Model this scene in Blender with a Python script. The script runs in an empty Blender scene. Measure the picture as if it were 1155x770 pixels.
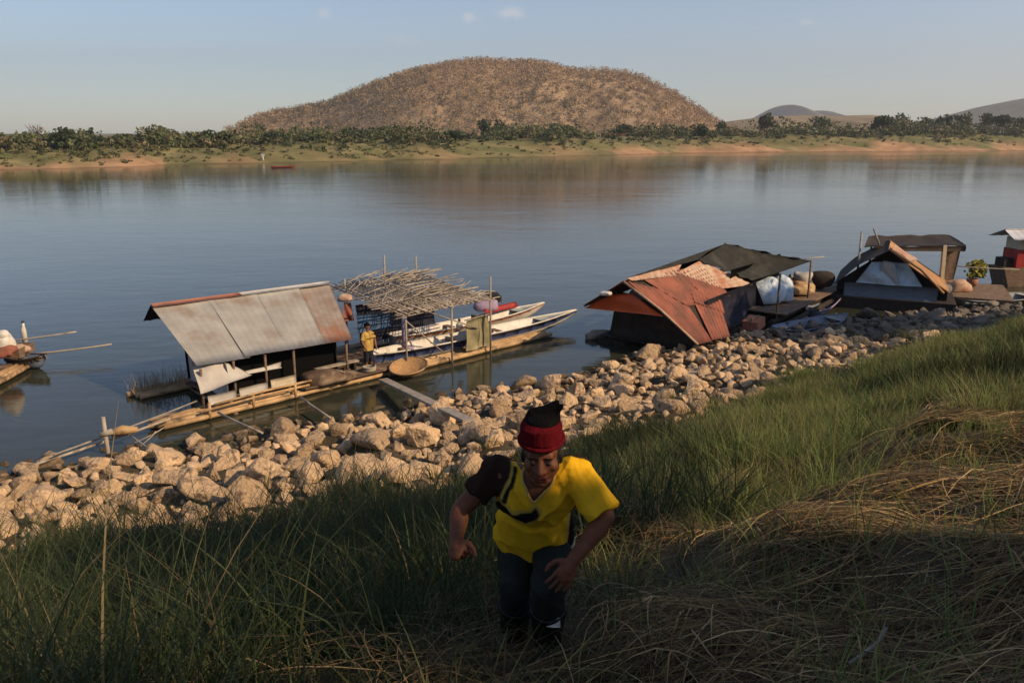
import bpy, bmesh, math, random
import numpy as np
from mathutils import Vector, Matrix, Quaternion

random.seed(7); RNG = np.random.default_rng(11)
S = bpy.context.scene
COL = S.collection
H = 7.5; FPX = 898.0; TH = math.radians(14.66)

# ------------------------------------------------------------------ survey helpers (where things stand)
def _ray(px, py):
    a = (px-577.5)/FPX; b = (385-py)/FPX
    return Vector((a, math.cos(TH)+b*math.sin(TH), -math.sin(TH)+b*math.cos(TH)))
def PZ(px, py, z):
    d = _ray(px, py); return Vector((0, 0, H)) + d*((z-H)/d.z)
def PYv(px, py, y):
    d = _ray(px, py); return Vector((0, 0, H)) + d*(y/d.y)
def PPL(px, py, p0, n):
    d = _ray(px, py); o = Vector((0, 0, H)); return o + d*((Vector(p0)-o).dot(n)/d.dot(n))

# ------------------------------------------------------------------ object helpers
def tag(o, label=None, cat=None, group=None, kind=None):
    if label: o['label'] = label
    if cat: o['category'] = cat
    if group: o['group'] = group
    if kind: o['kind'] = kind
    return o
def empty(name, loc, label, cat, group=None):
    o = bpy.data.objects.new(name, None); COL.objects.link(o)
    o.location = loc; o.empty_display_size = .3
    return tag(o, label, cat, group)
def origin(o):
    while o.parent: o = o.parent
    return Vector(o.location)
def link(name, me, mat, parent=None, loc=None):
    o = bpy.data.objects.new(name, me); COL.objects.link(o)
    if mat is not None and not me.materials: me.materials.append(mat)
    if parent is not None:
        o.parent = parent
    elif loc is not None: o.location = loc
    return o

class MB:
    """collects shapes in world space, then links them as one mesh object"""
    def __init__(s): s.v = []; s.f = []; s.sm = []
    def add(s, vs, fs, smooth=False):
        b = len(s.v); s.v += [Vector(p) for p in vs]
        s.f += [[i+b for i in f] for f in fs]; s.sm += [smooth]*len(fs)
    def tube(s, pts, r, n=8, caps=True):
        pts = [Vector(p) for p in pts]; k = len(pts)
        rs = r if isinstance(r, (list, tuple)) else [r]*k
        vs = []; fs = []
        up = None
        for i, p in enumerate(pts):
            d = (pts[min(i+1, k-1)]-pts[max(i-1, 0)])
            if d.length < 1e-9: d = Vector((0, 0, 1))
            d.normalize()
            if up is None: up = d.orthogonal().normalized()
            a = (up-d*up.dot(d))
            a = a.normalized() if a.length > 1e-6 else d.orthogonal().normalized()
            up = a; b = d.cross(a)
            for j in range(n):
                t = 2*math.pi*j/n
                vs.append(p+(a*math.cos(t)+b*math.sin(t))*rs[i])
        for i in range(k-1):
            for j in range(n):
                fs.append([i*n+j, i*n+(j+1) % n, (i+1)*n+(j+1) % n, (i+1)*n+j])
        s.add(vs, fs, True)
        if caps:
            b = len(s.v)-len(vs)
            s.f.append([b+j for j in range(n)][::-1]); s.sm.append(False)
            s.f.append([b+(k-1)*n+j for j in range(n)]); s.sm.append(False)
    def box(s, c, ax, ay, az):
        c = Vector(c); ax = Vector(ax)/2; ay = Vector(ay)/2; az = Vector(az)/2
        vs = [c+ax*i+ay*j+az*k for i in (-1, 1) for j in (-1, 1) for k in (-1, 1)]
        s.add(vs, [[0, 1, 3, 2], [4, 6, 7, 5], [0, 4, 5, 1], [2, 3, 7, 6], [0, 2, 6, 4], [1, 5, 7, 3]])
    def bar(s, p0, p1, w, h, up=(0, 0, 1)):
        p0 = Vector(p0); p1 = Vector(p1); d = p1-p0; u = Vector(up)
        sd = d.cross(u); sd = sd.normalized() if sd.length > 1e-6 else Vector((1, 0, 0))
        u = sd.cross(d).normalized()
        s.box((p0+p1)/2, d, sd*w, u*h)
    def sheet(s, c00, c10, c11, c01, nu=2, nv=2, disp=None, th=.012, smooth=True, edge=None):
        c00, c10, c11, c01 = map(Vector, (c00, c10, c11, c01))
        n = ((c10-c00).cross(c01-c00)).normalized()
        top = []; 
        for j in range(nv+1):
            for i in range(nu+1):
                u = i/nu; v = j/nv
                if edge:
                    u2, v2 = edge(u, v)
                else: u2, v2 = u, v
                p = (c00*(1-u2)+c10*u2)*(1-v2)+(c01*(1-u2)+c11*u2)*v2
                if disp: p = p+n*disp(u, v)
                top.append(p)
        bot = [p-n*th for p in top]
        N = len(top); W = nu+1; fs = []
        for j in range(nv):
            for i in range(nu):
                a = j*W+i
                fs.append([a, a+1, a+W+1, a+W]); fs.append([N+a, N+a+W, N+a+W+1, N+a+1])
        def side(idx):
            for a, b in zip(idx, idx[1:]): fs.append([a, N+a, N+b, b])
        side([j*W for j in range(nv+1)]); side([nv*W+i for i in range(nu+1)])
        side([j*W+nu for j in range(nv, -1, -1)]); side([i for i in range(nu, -1, -1)])
        s.add(top+bot, fs, smooth)
    def ball(s, c, r, n=10, m=6, jit=0):
        c = Vector(c); r = Vector(r) if not isinstance(r, (int, float)) else Vector((r, r, r))
        vs = [c+Vector((0, 0, -r.z))]
        for j in range(1, m):
            ph = math.pi*(j/m-.5)
            for i in range(n):
                t = 2*math.pi*i/n; q = 1+random.uniform(-jit, jit)
                vs.append(c+Vector((r.x*math.cos(ph)*math.cos(t), r.y*math.cos(ph)*math.sin(t), r.z*math.sin(ph)))*q if False else
                          c+Vector((r.x*math.cos(ph)*math.cos(t)*q, r.y*math.cos(ph)*math.sin(t)*q, r.z*math.sin(ph)*q)))
        vs.append(c+Vector((0, 0, r.z)))
        fs = [[0, 1+(i+1) % n, 1+i] for i in range(n)]
        for j in range(m-2):
            for i in range(n):
                a = 1+j*n+i; b = 1+j*n+(i+1) % n
                fs.append([a, b, b+n, a+n])
        L = len(vs)-1; q0 = 1+(m-2)*n
        fs += [[q0+i, q0+(i+1) % n, L] for i in range(n)]
        s.add(vs, fs, True)
    def mesh(s, name, o=Vector((0, 0, 0))):
        me = bpy.data.meshes.new(name)
        me.from_pydata([tuple(p-o) for p in s.v], [], s.f)
        me.polygons.foreach_set('use_smooth', s.sm); me.update()
        return me
    def build(s, name, mat, parent=None, loc=None):
        o = origin(parent) if parent is not None else (Vector(loc) if loc is not None else sum(s.v, Vector())/max(1, len(s.v)))
        return link(name, s.mesh(name, o), mat, parent, o)

def sack(mb, c, r, seed, n=26, m=16, amp=.13, floor=-.62):
    g = random.Random(seed); c = Vector(c); k = [(Vector((g.gauss(0, 1), g.gauss(0, 1), g.gauss(0, 1)))*g.uniform(1.5, 5), g.uniform(0, 6), g.uniform(.4, 1)) for _ in range(9)]
    pw = lambda q: math.copysign(abs(q)**.8, q); vs = []; fs = []
    for j in range(m+1):
        ph = math.pi*(j/m-.5)
        for i in range(n):
            t = 2*math.pi*i/n; d = Vector((math.cos(ph)*math.cos(t), math.cos(ph)*math.sin(t), math.sin(ph)))
            q = 1+amp*sum(w_*math.sin(a.dot(d)+p_)/max(1, a.length*.45) for a, p_, w_ in k)
            vs.append(c+Vector((pw(d.x)*r[0]*q, pw(d.y)*r[1]*q, max(floor*r[2], pw(d.z)*r[2]*q))))
    for j in range(m):
        for i in range(n): fs.append([j*n+i, j*n+(i+1) % n, (j+1)*n+(i+1) % n, (j+1)*n+i])
    mb.add(vs, fs, True)
def np_mesh(name, V, F, tint=None, smooth=False):
    """V (n,3), F (m,k) numpy"""
    me = bpy.data.meshes.new(name); n, k = len(F), F.shape[1]
    me.vertices.add(len(V)); me.vertices.foreach_set('co', np.ascontiguousarray(V, np.float32).ravel())
    me.loops.add(n*k); me.loops.foreach_set('vertex_index', np.ascontiguousarray(F, np.int32).ravel())
    me.polygons.add(n); me.polygons.foreach_set('loop_start', np.arange(0, n*k, k, dtype=np.int32))
    if smooth: me.polygons.foreach_set('use_smooth', np.ones(n, bool))
    me.update(calc_edges=True)
    if tint is not None: set_tint(me, tint)
    return me
def set_tint(me, tint):
    a = me.attributes.new('tint', 'FLOAT_COLOR', 'POINT')
    c = np.ones((len(tint), 4), np.float32); c[:, :3] = tint
    a.data.foreach_set('color', c.ravel())

# ------------------------------------------------------------------ materials
def nt(name):
    m = bpy.data.materials.new(name); m.use_nodes = True; t = m.node_tree
    return m, t, t.nodes['Principled BSDF'], t.nodes['Material Output']
def N(t, kind, **kw):
    n = t.nodes.new(kind)
    for k, v in kw.items():
        if k in n.inputs: n.inputs[k].default_value = v
        else: setattr(n, k, v)
    return n
def rgb(c): return (c[0], c[1], c[2], 1)
def M(name, c, c2=None, rough=.7, scale=3., detail=6, bump=.3, bscale=None, stretch=(1, 1, 1), spots=None, spot_scale=1.2, spot_lo=.52, spot_hi=.66, metal=0, spec=.3, bdist=.02, island=0, wet=False):
    """weathered surface: two mottled tones, optional stain colour in patches, grain bump"""
    m, t, b, o = nt(name); L = t.links.new
    co = N(t, 'ShaderNodeTexCoord'); mp = N(t, 'ShaderNodeMapping'); mp.inputs['Scale'].default_value = stretch
    L(co.outputs['Object'], mp.inputs['Vector'])
    no = N(t, 'ShaderNodeTexNoise', Scale=scale, Detail=detail, Roughness=.62); L(mp.outputs[0], no.inputs['Vector'])
    r = N(t, 'ShaderNodeValToRGB'); L(no.outputs['Fac'], r.inputs[0])
    c2 = c2 or tuple(x*.62 for x in c)
    r.color_ramp.elements[0].position = .32; r.color_ramp.elements[1].position = .68
    r.color_ramp.elements[0].color = rgb(c2); r.color_ramp.elements[1].color = rgb(c)
    out = r.outputs[0]
    if spots:
        n2 = N(t, 'ShaderNodeTexNoise', Scale=spot_scale, Detail=5, Roughness=.6); L(co.outputs['Object'], n2.inputs['Vector'])
        mr = N(t, 'ShaderNodeMapRange'); mr.inputs[1].default_value = spot_lo; mr.inputs[2].default_value = spot_hi
        L(n2.outputs['Fac'], mr.inputs[0])
        mx = N(t, 'ShaderNodeMix', data_type='RGBA'); L(mr.outputs[0], mx.inputs[0]); L(out, mx.inputs[6]); mx.inputs[7].default_value = rgb(spots)
        out = mx.outputs[2]
    if wet:
        g2 = N(t, 'ShaderNodeNewGeometry'); sx = N(t, 'ShaderNodeSeparateXYZ'); L(g2.outputs['Position'], sx.inputs[0])
        wn = N(t, 'ShaderNodeMath', operation='MULTIPLY_ADD'); L(no.outputs['Fac'], wn.inputs[0]); wn.inputs[1].default_value = -.25; L(sx.outputs['Z'], wn.inputs[2])
        m3 = N(t, 'ShaderNodeMapRange'); m3.inputs[1].default_value = -.05; m3.inputs[2].default_value = .10; m3.inputs[3].default_value = .22
        L(wn.outputs[0], m3.inputs[0]); vw = N(t, 'ShaderNodeVectorMath', operation='SCALE'); L(out, vw.inputs[0]); L(m3.outputs[0], vw.inputs['Scale']); out = vw.outputs[0]
    if island:
        ge = N(t, 'ShaderNodeNewGeometry'); m2 = N(t, 'ShaderNodeMapRange'); m2.inputs[3].default_value = 1-island; m2.inputs[4].default_value = 1+island*.5
        L(ge.outputs['Random Per Island'], m2.inputs[0]); vm = N(t, 'ShaderNodeVectorMath', operation='SCALE'); L(out, vm.inputs[0]); L(m2.outputs[0], vm.inputs['Scale']); out = vm.outputs[0]
    L(out, b.inputs['Base Color'])
    b.inputs['Roughness'].default_value = rough; b.inputs['Metallic'].default_value = metal
    b.inputs['Specular IOR Level'].default_value = spec
    if bump:
        n3 = N(t, 'ShaderNodeTexNoise', Scale=bscale or scale*4, Detail=6); L(mp.outputs[0], n3.inputs['Vector'])
        bp = N(t, 'ShaderNodeBump', Strength=bump, Distance=bdist); L(n3.outputs['Fac'], bp.inputs['Height']); L(bp.outputs[0], b.inputs['Normal'])
    return m
def M_tint(name, rough=.6, trans=0., spec=.2, bump=0, bscale=30, mottle=0):
    """colour carried by the mesh (each blade, leaf or cloth panel has its own)"""
    m, t, b, o = nt(name); L = t.links.new
    a = N(t, 'ShaderNodeAttribute', attribute_name='tint'); out = a.outputs['Color']
    co = N(t, 'ShaderNodeTexCoord')
    if mottle:
        no = N(t, 'ShaderNodeTexNoise', Scale=bscale*.5, Detail=5); L(co.outputs['Object'], no.inputs['Vector'])
        mr = N(t, 'ShaderNodeMapRange'); mr.inputs[1].default_value = .3; mr.inputs[2].default_value = .7
        mr.inputs[3].default_value = 1-mottle; mr.inputs[4].default_value = 1+mottle
        L(no.outputs['Fac'], mr.inputs[0])
        vm = N(t, 'ShaderNodeVectorMath', operation='SCALE'); L(out, vm.inputs[0]); L(mr.outputs[0], vm.inputs['Scale']); out = vm.outputs[0]
    L(out, b.inputs['Base Color']); b.inputs['Roughness'].default_value = rough; b.inputs['Specular IOR Level'].default_value = spec
    if bump:
        n3 = N(t, 'ShaderNodeTexNoise', Scale=bscale, Detail=5); L(co.outputs['Object'], n3.inputs['Vector'])
        bp = N(t, 'ShaderNodeBump', Strength=bump, Distance=.01); L(n3.outputs['Fac'], bp.inputs['Height']); L(bp.outputs[0], b.inputs['Normal'])
    if trans:
        tr = N(t, 'ShaderNodeBsdfTranslucent'); L(out, tr.inputs['Color'])
        ms = N(t, 'ShaderNodeMixShader'); ms.inputs[0].default_value = trans
        L(b.outputs[0], ms.inputs[1]); L(tr.outputs[0], ms.inputs[2]); L(ms.outputs[0], o.inputs['Surface'])
    return m

mt = {}
mt['bamboo'] = M('bamboo', (.52, .34, .17), (.30, .18, .085), .55, 2.5, bump=.3, spots=(.14, .09, .05), spot_scale=2.2)
mt['old_bamboo'] = M('old_bamboo', (.44, .375, .30), (.24, .19, .14), .7, 3, bump=.3, spots=(.12, .09, .065), spot_scale=2)
mt['pole'] = M('grey_pole', (.34, .30, .25), (.19, .16, .13), .75, 4)
mt['wood'] = M('weathered_wood', (.22, .15, .10), (.10, .065, .042), .8, 4, stretch=(1, 1, 3), bump=.5)
mt['dark_wood'] = M('dark_wood', (.045, .032, .024), (.02, .015, .012), .85, 4, bump=.5)
mt['deck'] = M('deck_mats', (.17, .105, .065), (.06, .04, .028), .85, 2.2, bump=.6, spots=(.25, .19, .13), spot_scale=1.4)
mt['zinc'] = M('galvanised_sheet', (.36, .345, .305), (.255, .24, .21), .6, 1.3, bump=.12, spots=(.22, .145, .095), spot_scale=.9, spot_lo=.52, spot_hi=.8, spec=.35)
mt['zinc_rusty'] = M('rusting_sheet', (.30, .26, .22), (.19, .135, .10), .65, 1.5, bump=.12, spots=(.27, .10, .04), spot_scale=.9, spot_lo=.5, spot_hi=.7)
mt['rust'] = M('rusted_roofing', (.31, .105, .064), (.19, .066, .042), .8, 1.5, detail=10, bump=.25, spots=(.13, .06, .042), spot_scale=1.1, spot_lo=.46, spot_hi=.66)
mt['rust_cap'] = M('rust_ridge', (.38, .15, .09), (.24, .10, .06), .7, 2, bump=.15)
mt['pale_rust'] = M('pale_worn_roofing', (.50, .38, .27), (.34, .19, .12), .7, 2.4, bump=.2, spots=(.34, .12, .06), spot_scale=1.3)
mt['orange_tarp'] = M('orange_tarp', (.66, .13, .035), (.50, .085, .025), .55, 1.2, bump=.25, bscale=3)
mt['shade_net'] = M('black_shade_net', (.030, .029, .024), (.015, .015, .013), .9, 2.5, bump=.4, bscale=14, spots=(.055, .05, .04), spot_scale=.8)
mt['pale_tarp'] = M('pale_tarp', (.48, .45, .40), (.34, .31, .28), .6, 1.5, bump=.35, bscale=4)
mt['blue_tarp'] = M('pale_blue_tarp', (.62, .68, .71), (.36, .46, .54), .5, 2.6, bump=.9, bscale=4, bdist=.08)
mt['blue_cloth'] = M('deep_blue_sheet', (.05, .11, .20), (.03, .06, .12), .7, 2, bump=.3, bscale=5)
mt['navy'] = M('navy_cloth', (.018, .018, .035), (.010, .010, .018), .85, 3, bump=.3)
mt['white_paint'] = M('worn_white_paint', (.66, .62, .55), (.46, .41, .35), .5, 3, bump=.15, spots=(.30, .22, .16), spot_scale=2, spot_lo=.6, spot_hi=.75)
mt['blue_paint'] = M('dark_blue_paint', (.035, .055, .14), (.02, .03, .075), .5, 3, bump=.15)
mt['red_paint'] = M('red_paint', (.36, .03, .025), (.22, .02, .018), .55, 3, bump=.15)
mt['grey_paint'] = M('grey_boat_paint', (.30, .32, .30), (.18, .19, .18), .6, 3, bump=.2)
mt['dull_blue'] = M('dull_blue_boat', (.17, .20, .27), (.10, .125, .17), .6, 2, bump=.2)
mt['slate'] = M('slate_blue_boards', (.16, .185, .21), (.10, .115, .135), .75, 2.4, bump=.3, stretch=(1, 1, 5))
mt['olive_cloth'] = M('olive_tarp', (.30, .26, .14), (.18, .155, .085), .75, 2.4, bump=.5, bscale=6)
mt['purple'] = M('lilac_plastic', (.36, .27, .38), (.26, .19, .28), .5, 3, bump=.1)
mt['ochre_roof'] = M('ochre_sacking', (.45, .25, .11), (.24, .125, .06), .8, 2.5, bump=.4)
mt['cream'] = M('cream_boards', (.52, .45, .33), (.40, .33, .23), .7, 3, bump=.2)
mt['white_sheet'] = M('whitish_roof_sheet', (.55, .55, .56), (.40, .40, .42), .5, 1.5, bump=.1)
mt['basket'] = M('woven_basket', (.50, .30, .13), (.30, .16, .07), .7, 14, bump=.6, bscale=40)
mt['rope'] = M('rope', (.36, .32, .26), (.25, .22, .17), .9, 20)
mt['black_rubber'] = M('black_rubber', (.012, .012, .013), (.007, .007, .008), .45, 8, bump=.15)
mt['trouser'] = M('grey_green_cloth', (.026, .029, .025), (.015, .017, .016), .85, 9, bump=.4, bscale=30, spec=.04)
mt['skin2'] = M('tanned_skin', (.20, .09, .05), (.15, .065, .038), .5, 12, bump=.05)
mt['yellow_cloth'] = M('yellow_cloth', (.50, .34, .10), (.36, .22, .06), .8, 6, bump=.3, spec=.04)
mt['black_cloth'] = M('black_cloth', (.006, .0055, .006), (.004, .004, .004), .9, 10, bump=.4, spec=.04)
mt['crimson_knit'] = M('crimson_knit', (.105, .006, .010), (.06, .004, .006), .9, 30, bump=.8, bscale=70, stretch=(1, 1, .35), bdist=.006, spec=.04)
mt['rock'] = M('pale_rock', (.60, .425, .255), (.39, .26, .15), .88, 2.2, detail=10, bump=1., bscale=4.5, spots=(.17, .11, .07), spot_scale=2.6, spot_lo=.52, spot_hi=.68, bdist=.09, island=.38, wet=True)
mt['rock_dark'] = M('brown_grey_rock', (.20, .165, .125), (.105, .085, .066), .9, 1.8, bump=.7, bscale=5, spots=(.07, .062, .048), spot_scale=2.4, bdist=.09, island=.4, wet=True)
mt['bark'] = M('bark', (.12, .09, .065), (.06, .045, .035), .9, 5, bump=.6)
mt['grass'] = M_tint('grass_blades', .55, .40)
mt['straw'] = M_tint('straw', .65, .12)
mt['leaf'] = M_tint('leaves', .6, .18)
mt['hillsoil'] = M_tint('hillside', .95, 0, .1, bump=.5, bscale=.05, mottle=.35)
mt['farbank'] = M_tint('far_bank_soil', .95, 0, .1, mottle=.3, bscale=.35)
mt['cloth'] = M_tint('printed_cloth', .95, 0, .03, bump=.35, bscale=35, mottle=.08)
mt['skin'] = M_tint('sun_darkened_skin', .62, 0, .25, bump=.25, bscale=70, mottle=.16)

def soil_mat():
    m, t, b, o = nt('bank_soil'); L = t.links.new
    co = N(t, 'ShaderNodeTexCoord')
    n1 = N(t, 'ShaderNodeTexNoise', Scale=.9, Detail=8, Roughness=.65); L(co.outputs['Object'], n1.inputs['Vector'])
    r = N(t, 'ShaderNodeValToRGB'); L(n1.outputs['Fac'], r.inputs[0])
    r.color_ramp.elements[0].position = .35; r.color_ramp.elements[1].position = .7
    r.color_ramp.elements[0].color = (.045, .035, .022, 1); r.color_ramp.elements[1].color = (.125, .092, .056, 1)
    L(r.outputs[0], b.inputs['Base Color']); b.inputs['Roughness'].default_value = .95; b.inputs['Specular IOR Level'].default_value = .1
    n2 = N(t, 'ShaderNodeTexNoise', Scale=9, Detail=8); L(co.outputs['Object'], n2.inputs['Vector'])
    bp = N(t, 'ShaderNodeBump', Strength=.8, Distance=.06); L(n2.outputs['Fac'], bp.inputs['Height']); L(bp.outputs[0], b.inputs['Normal'])
    return m
def water_mat():
    m, t, b, o = nt('river_water'); L = t.links.new
    co = N(t, 'ShaderNodeTexCoord')
    mp = N(t, 'ShaderNodeMapping'); mp.inputs['Rotation'].default_value = (0, 0, math.radians(-28)); mp.inputs['Scale'].default_value = (.55, 1.25, 1)
    L(co.outputs['Object'], mp.inputs['Vector'])
    n1 = N(t, 'ShaderNodeTexNoise', Scale=1.1, Detail=4, Roughness=.55); L(mp.outputs[0], n1.inputs['Vector'])
    n2 = N(t, 'ShaderNodeTexNoise', Scale=.22, Detail=3, Roughness=.5); L(mp.outputs[0], n2.inputs['Vector'])
    ad = N(t, 'ShaderNodeMath', operation='MULTIPLY_ADD'); L(n2.outputs['Fac'], ad.inputs[0]); ad.inputs[1].default_value = 2.0; L(n1.outputs['Fac'], ad.inputs[2])
    # wind lanes: calmer and more ruffled patches
    n3 = N(t, 'ShaderNodeTexNoise', Scale=.035, Detail=4); L(mp.outputs[0], n3.inputs['Vector'])
    mr = N(t, 'ShaderNodeMapRange'); mr.inputs[1].default_value = .35; mr.inputs[2].default_value = .65; mr.inputs[3].default_value = .04; mr.inputs[4].default_value = .12
    L(n3.outputs['Fac'], mr.inputs[0]); L(mr.outputs[0], b.inputs['Roughness'])
    bp = N(t, 'ShaderNodeBump', Strength=.42, Distance=.035); L(ad.outputs[0], bp.inputs['Height']); L(bp.outputs[0], b.inputs['Normal'])
    b.inputs['Base Color'].default_value = (.032, .034, .022, 1); b.inputs['IOR'].default_value = 1.33; b.inputs['Specular IOR Level'].default_value = .5
    return m
mt['soil'] = soil_mat(); mt['water'] = water_mat()

# ------------------------------------------------------------------ terrain
TX, TY = .881, .474                                     # along the water's edge
NX, NY = .474, -.881                                    # inland
_wl = [(0, 535), (110, 520), (200, 510), (300, 488), (400, 475), (520, 447), (600, 438), (650, 428), (700, 407), (760, 392), (830, 378), (930, 364), (1060, 352), (1155, 342)]
_wp = [PZ(a, b, 0) for a, b in _wl]
_ws = np.array([p.x*TX+p.y*TY for p in _wp]); _we = np.array([p.x*NX+p.y*NY for p in _wp])
_ws = np.concatenate([[-200], _ws, [260]]); _we = np.concatenate([[_we[0]-.5], _we, [_we[-1]+3]])
def inland(x, y):
    s = x*TX+y*TY
    return x*NX+y*NY-np.interp(s, _ws, _we), s
_pd = [-60, -8, -3, 0, 3, 7, 8.5, 10, 12, 14, 17, 20, 25, 36, 60, 400]
_pz = [-7, -2.2, -.9, 0, .45, 1.28, 1.66, 2.1, 2.85, 3.72, 5.08, 5.95, 6.6, 7.2, 8, 9]
def G(x, y):
    x = np.asarray(x, float); y = np.asarray(y, float)
    d, s = inland(x, y)
    z = np.interp(d, _pd, _pz)
    w = np.clip((d+1)/4, 0, 1)*np.clip((30-d)/10, .2, 1)
    z = z+w*(.10*np.sin(.9*x+1.3*y)+.07*np.sin(2.1*x-1.1*y+1)+.05*np.sin(3.7*x+2.9*y+2))
    return z+PB*np.exp(-((x-.1)**2+(y-3.25)**2)/.9)
PB = 0.0
def G1(x, y): return float(G(x, y))
PB = 5.22-G1(.12, 3.2)
def WLP(s, d):
    q = np.interp(s, _ws, _we)+d
    return s*TX+q*NX, s*TY+q*NY

ss = np.concatenate([np.linspace(-180, -26, 30), np.arange(-25, 42, .3), np.linspace(43, 240, 36)])
dd = np.concatenate([np.linspace(-60, -5, 12), np.arange(-4.5, 26, .3), np.linspace(27, 400, 24)])
sg, dg = np.meshgrid(ss, dd)
gx, gy = WLP(sg, dg); gz = G(gx, gy)
V = np.stack([gx, gy, gz], -1).reshape(-1, 3); W = len(ss)
ii = np.arange(len(dd)-1)[:, None]*W+np.arange(W-1)[None]
F = np.stack([ii, ii+W, ii+W+1, ii+1], -1).reshape(-1, 4)
tag(link('riverbank_ground', np_mesh('riverbank_ground', V, F, smooth=True), mt['soil']), kind='structure')

r = MB(); r.sheet((-3000, -900, 0), (5000, -900, 0), (5000, 3000, 0), (-3000, 3000, 0), 1, 1, th=.5, smooth=False)
tag(r.build('river_water', mt['water'], loc=(0, 0, 0)), kind='structure')

# far bank: one sheet running to the horizon
_fb = [(0, 192), (150, 187.5), (300, 184), (450, 180.5), (577, 178), (690, 174.5), (750, 173), (900, 171.5), (1155, 170)]
_fp = [PZ(a, b, 0) for a, b in _fb]
_ft = np.array([0, .13, .26, .39, .5, .6, .65, .78, 1.])
fx = np.array([p.x for p in _fp]); fy = np.array([p.y for p in _fp])
def FB(t, e):
    """t: along the far bank (0..1 across the picture), e: metres inland"""
    t = np.asarray(t, float)
    x = np.interp(t, np.concatenate([[-4], _ft, [6]]), np.concatenate([[-700], fx, [3200]]))
    y = np.interp(t, np.concatenate([[-4], _ft, [6]]), np.concatenate([[-500], fy, [1000]]))
    x = x+3*np.sin(t*23)+1.5*np.sin(t*61); y = y+2*np.sin(t*37+1)
    return x-.42*e, y+.907*e
def FBtop(t): return np.interp(t, [0, .13, .5, .75, 1], [3.6, 4.0, 5.0, 6.0, 6.6])
def FBz(t, e):
    k = np.interp(e, [-20, -4, 0, 3, 7, 12, 20, 34, 60, 200, 6000], [-2, -.6, 0, .12, .30, .52, .80, 1, 1.0, 1.0, 1.0])
    nz = (.12*np.sin(t*180+e*.3)+.1*np.sin(t*75+e*.21+2))*np.clip(e/10, 0, 1)*np.clip((500-e)/400, 0, 1)
    return FBtop(t)*np.maximum(k+nz*.8, k*.6) if True else 0
tt = np.concatenate([np.linspace(-4, -.3, 16), np.linspace(-.28, 1.3, 260), np.linspace(1.4, 6, 20)])
ee = np.array([-20, -4, 0, 1.5, 3, 5, 7, 9.5, 12, 16, 20, 26, 34, 46, 60, 110, 200, 500, 1200, 3000, 5500.])
tg, eg = np.meshgrid(tt, ee); x, y = FB(tg, eg); z = FBz(tg, eg)
rn = RNG.random(tg.shape)
sand = np.array([.36, .215, .12]); grs = np.array([.105, .112, .042]); dry = np.array([.20, .165, .078]); red = np.array([.30, .155, .085])
u = np.clip((eg-3)/9+.5*np.sin(tg*41)+.35*np.sin(tg*97+1)+.3*(rn-.5), 0, 1)[..., None]
sandy = np.clip(np.where(tg > .6, 1.0, np.where(tg < .17, .9, .25))+.2*np.sin(tg*60), 0, 1)[..., None]
low = sand*sandy+(1-sandy)*(grs*.6+dry*.4)
mixn = np.clip(.5+.5*np.sin(tg*130+eg*.4)+.4*(rn-.5), 0, 1)[..., None]
upc = grs*mixn+dry*(1-mixn)
C = low*(1-u)+upc*u
C = np.where(((eg < 1) & (eg > -3))[..., None], C*.55, C)
W = len(tt); ii = np.arange(len(ee)-1)[:, None]*W+np.arange(W-1)[None]
F = np.stack([ii, ii+1, ii+W+1, ii+W], -1).reshape(-1, 4)
tag(link('far_bank_ground', np_mesh('far_bank_ground', np.stack([x, y, z], -1).reshape(-1, 3), F, C.reshape(-1, 3), True), mt['farbank']), kind='structure')

# ------------------------------------------------------------------ the big hill and the distant ones
def bumps(x, y, k, seed, n=10):
    g = np.random.default_rng(seed); z = np.zeros_like(x)
    for i in range(n):
        a = g.uniform(0, 2*math.pi); f = k*g.uniform(.5, 2.2); z = z+np.sin(f*(x*math.cos(a)+y*math.sin(a))+g.uniform(0, 6))*(k/f)
    return z/math.sqrt(n)
HY = 760.
_hpx = [262, 274, 290, 315, 345, 380, 405, 430, 455, 478, 505, 540, 575, 600, 622, 645, 680, 712, 738, 760, 785, 806, 830]
_hpy = [150, 141, 131, 124, 121, 114, 103, 90, 80, 73, 69.5, 69, 70.5, 69, 70, 76, 79, 85, 95, 107, 123, 136, 148]
_hx = np.array([PYv(a, b, HY).x for a, b in zip(_hpx, _hpy)]); _hz = np.array([PYv(a, b, HY).z-3.6 for a, b in zip(_hpx, _hpy)])
def hillz(x, y):
    crest = np.interp(x, _hx, _hz, left=3, right=3)
    q = (y-HY)/np.where(y < HY, 34.+1.75*np.clip(crest, 0, 90), 190.)
    prof = np.clip(1-q*q, 0, 1)**1.1
    gul = bumps(x*1.0, y*.35, .05, 13)                       # spurs and gullies run down the slope
    return 3+(crest-3)*prof*(1+.16*gul*(1-prof))+bumps(x, y, .045, 3)*1.5*np.clip((crest-6)/30, 0, 1)*prof
xs = np.linspace(_hx[0]-40, _hx[-1]+40, 170); ys = np.linspace(HY-152, HY+212, 110)
xg, yg = np.meshgrid(xs, ys); zg = hillz(xg, yg)
nn = np.clip(.5+.28*bumps(xg, yg, .03, 5)+.25*(RNG.random(xg.shape)-.5), 0, 1)[..., None]
C = np.array([.36, .245, .145])*nn+np.array([.23, .165, .105])*(1-nn)
W = len(xs); ii = np.arange(len(ys)-1)[:, None]*W+np.arange(W-1)[None]
F = np.stack([ii, ii+1, ii+W+1, ii+W], -1).reshape(-1, 4)
tag(link('hill', np_mesh('hill', np.stack([xg, yg, zg], -1).reshape(-1, 3), F, C.reshape(-1, 3), True), mt['hillsoil']), kind='structure')

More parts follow.
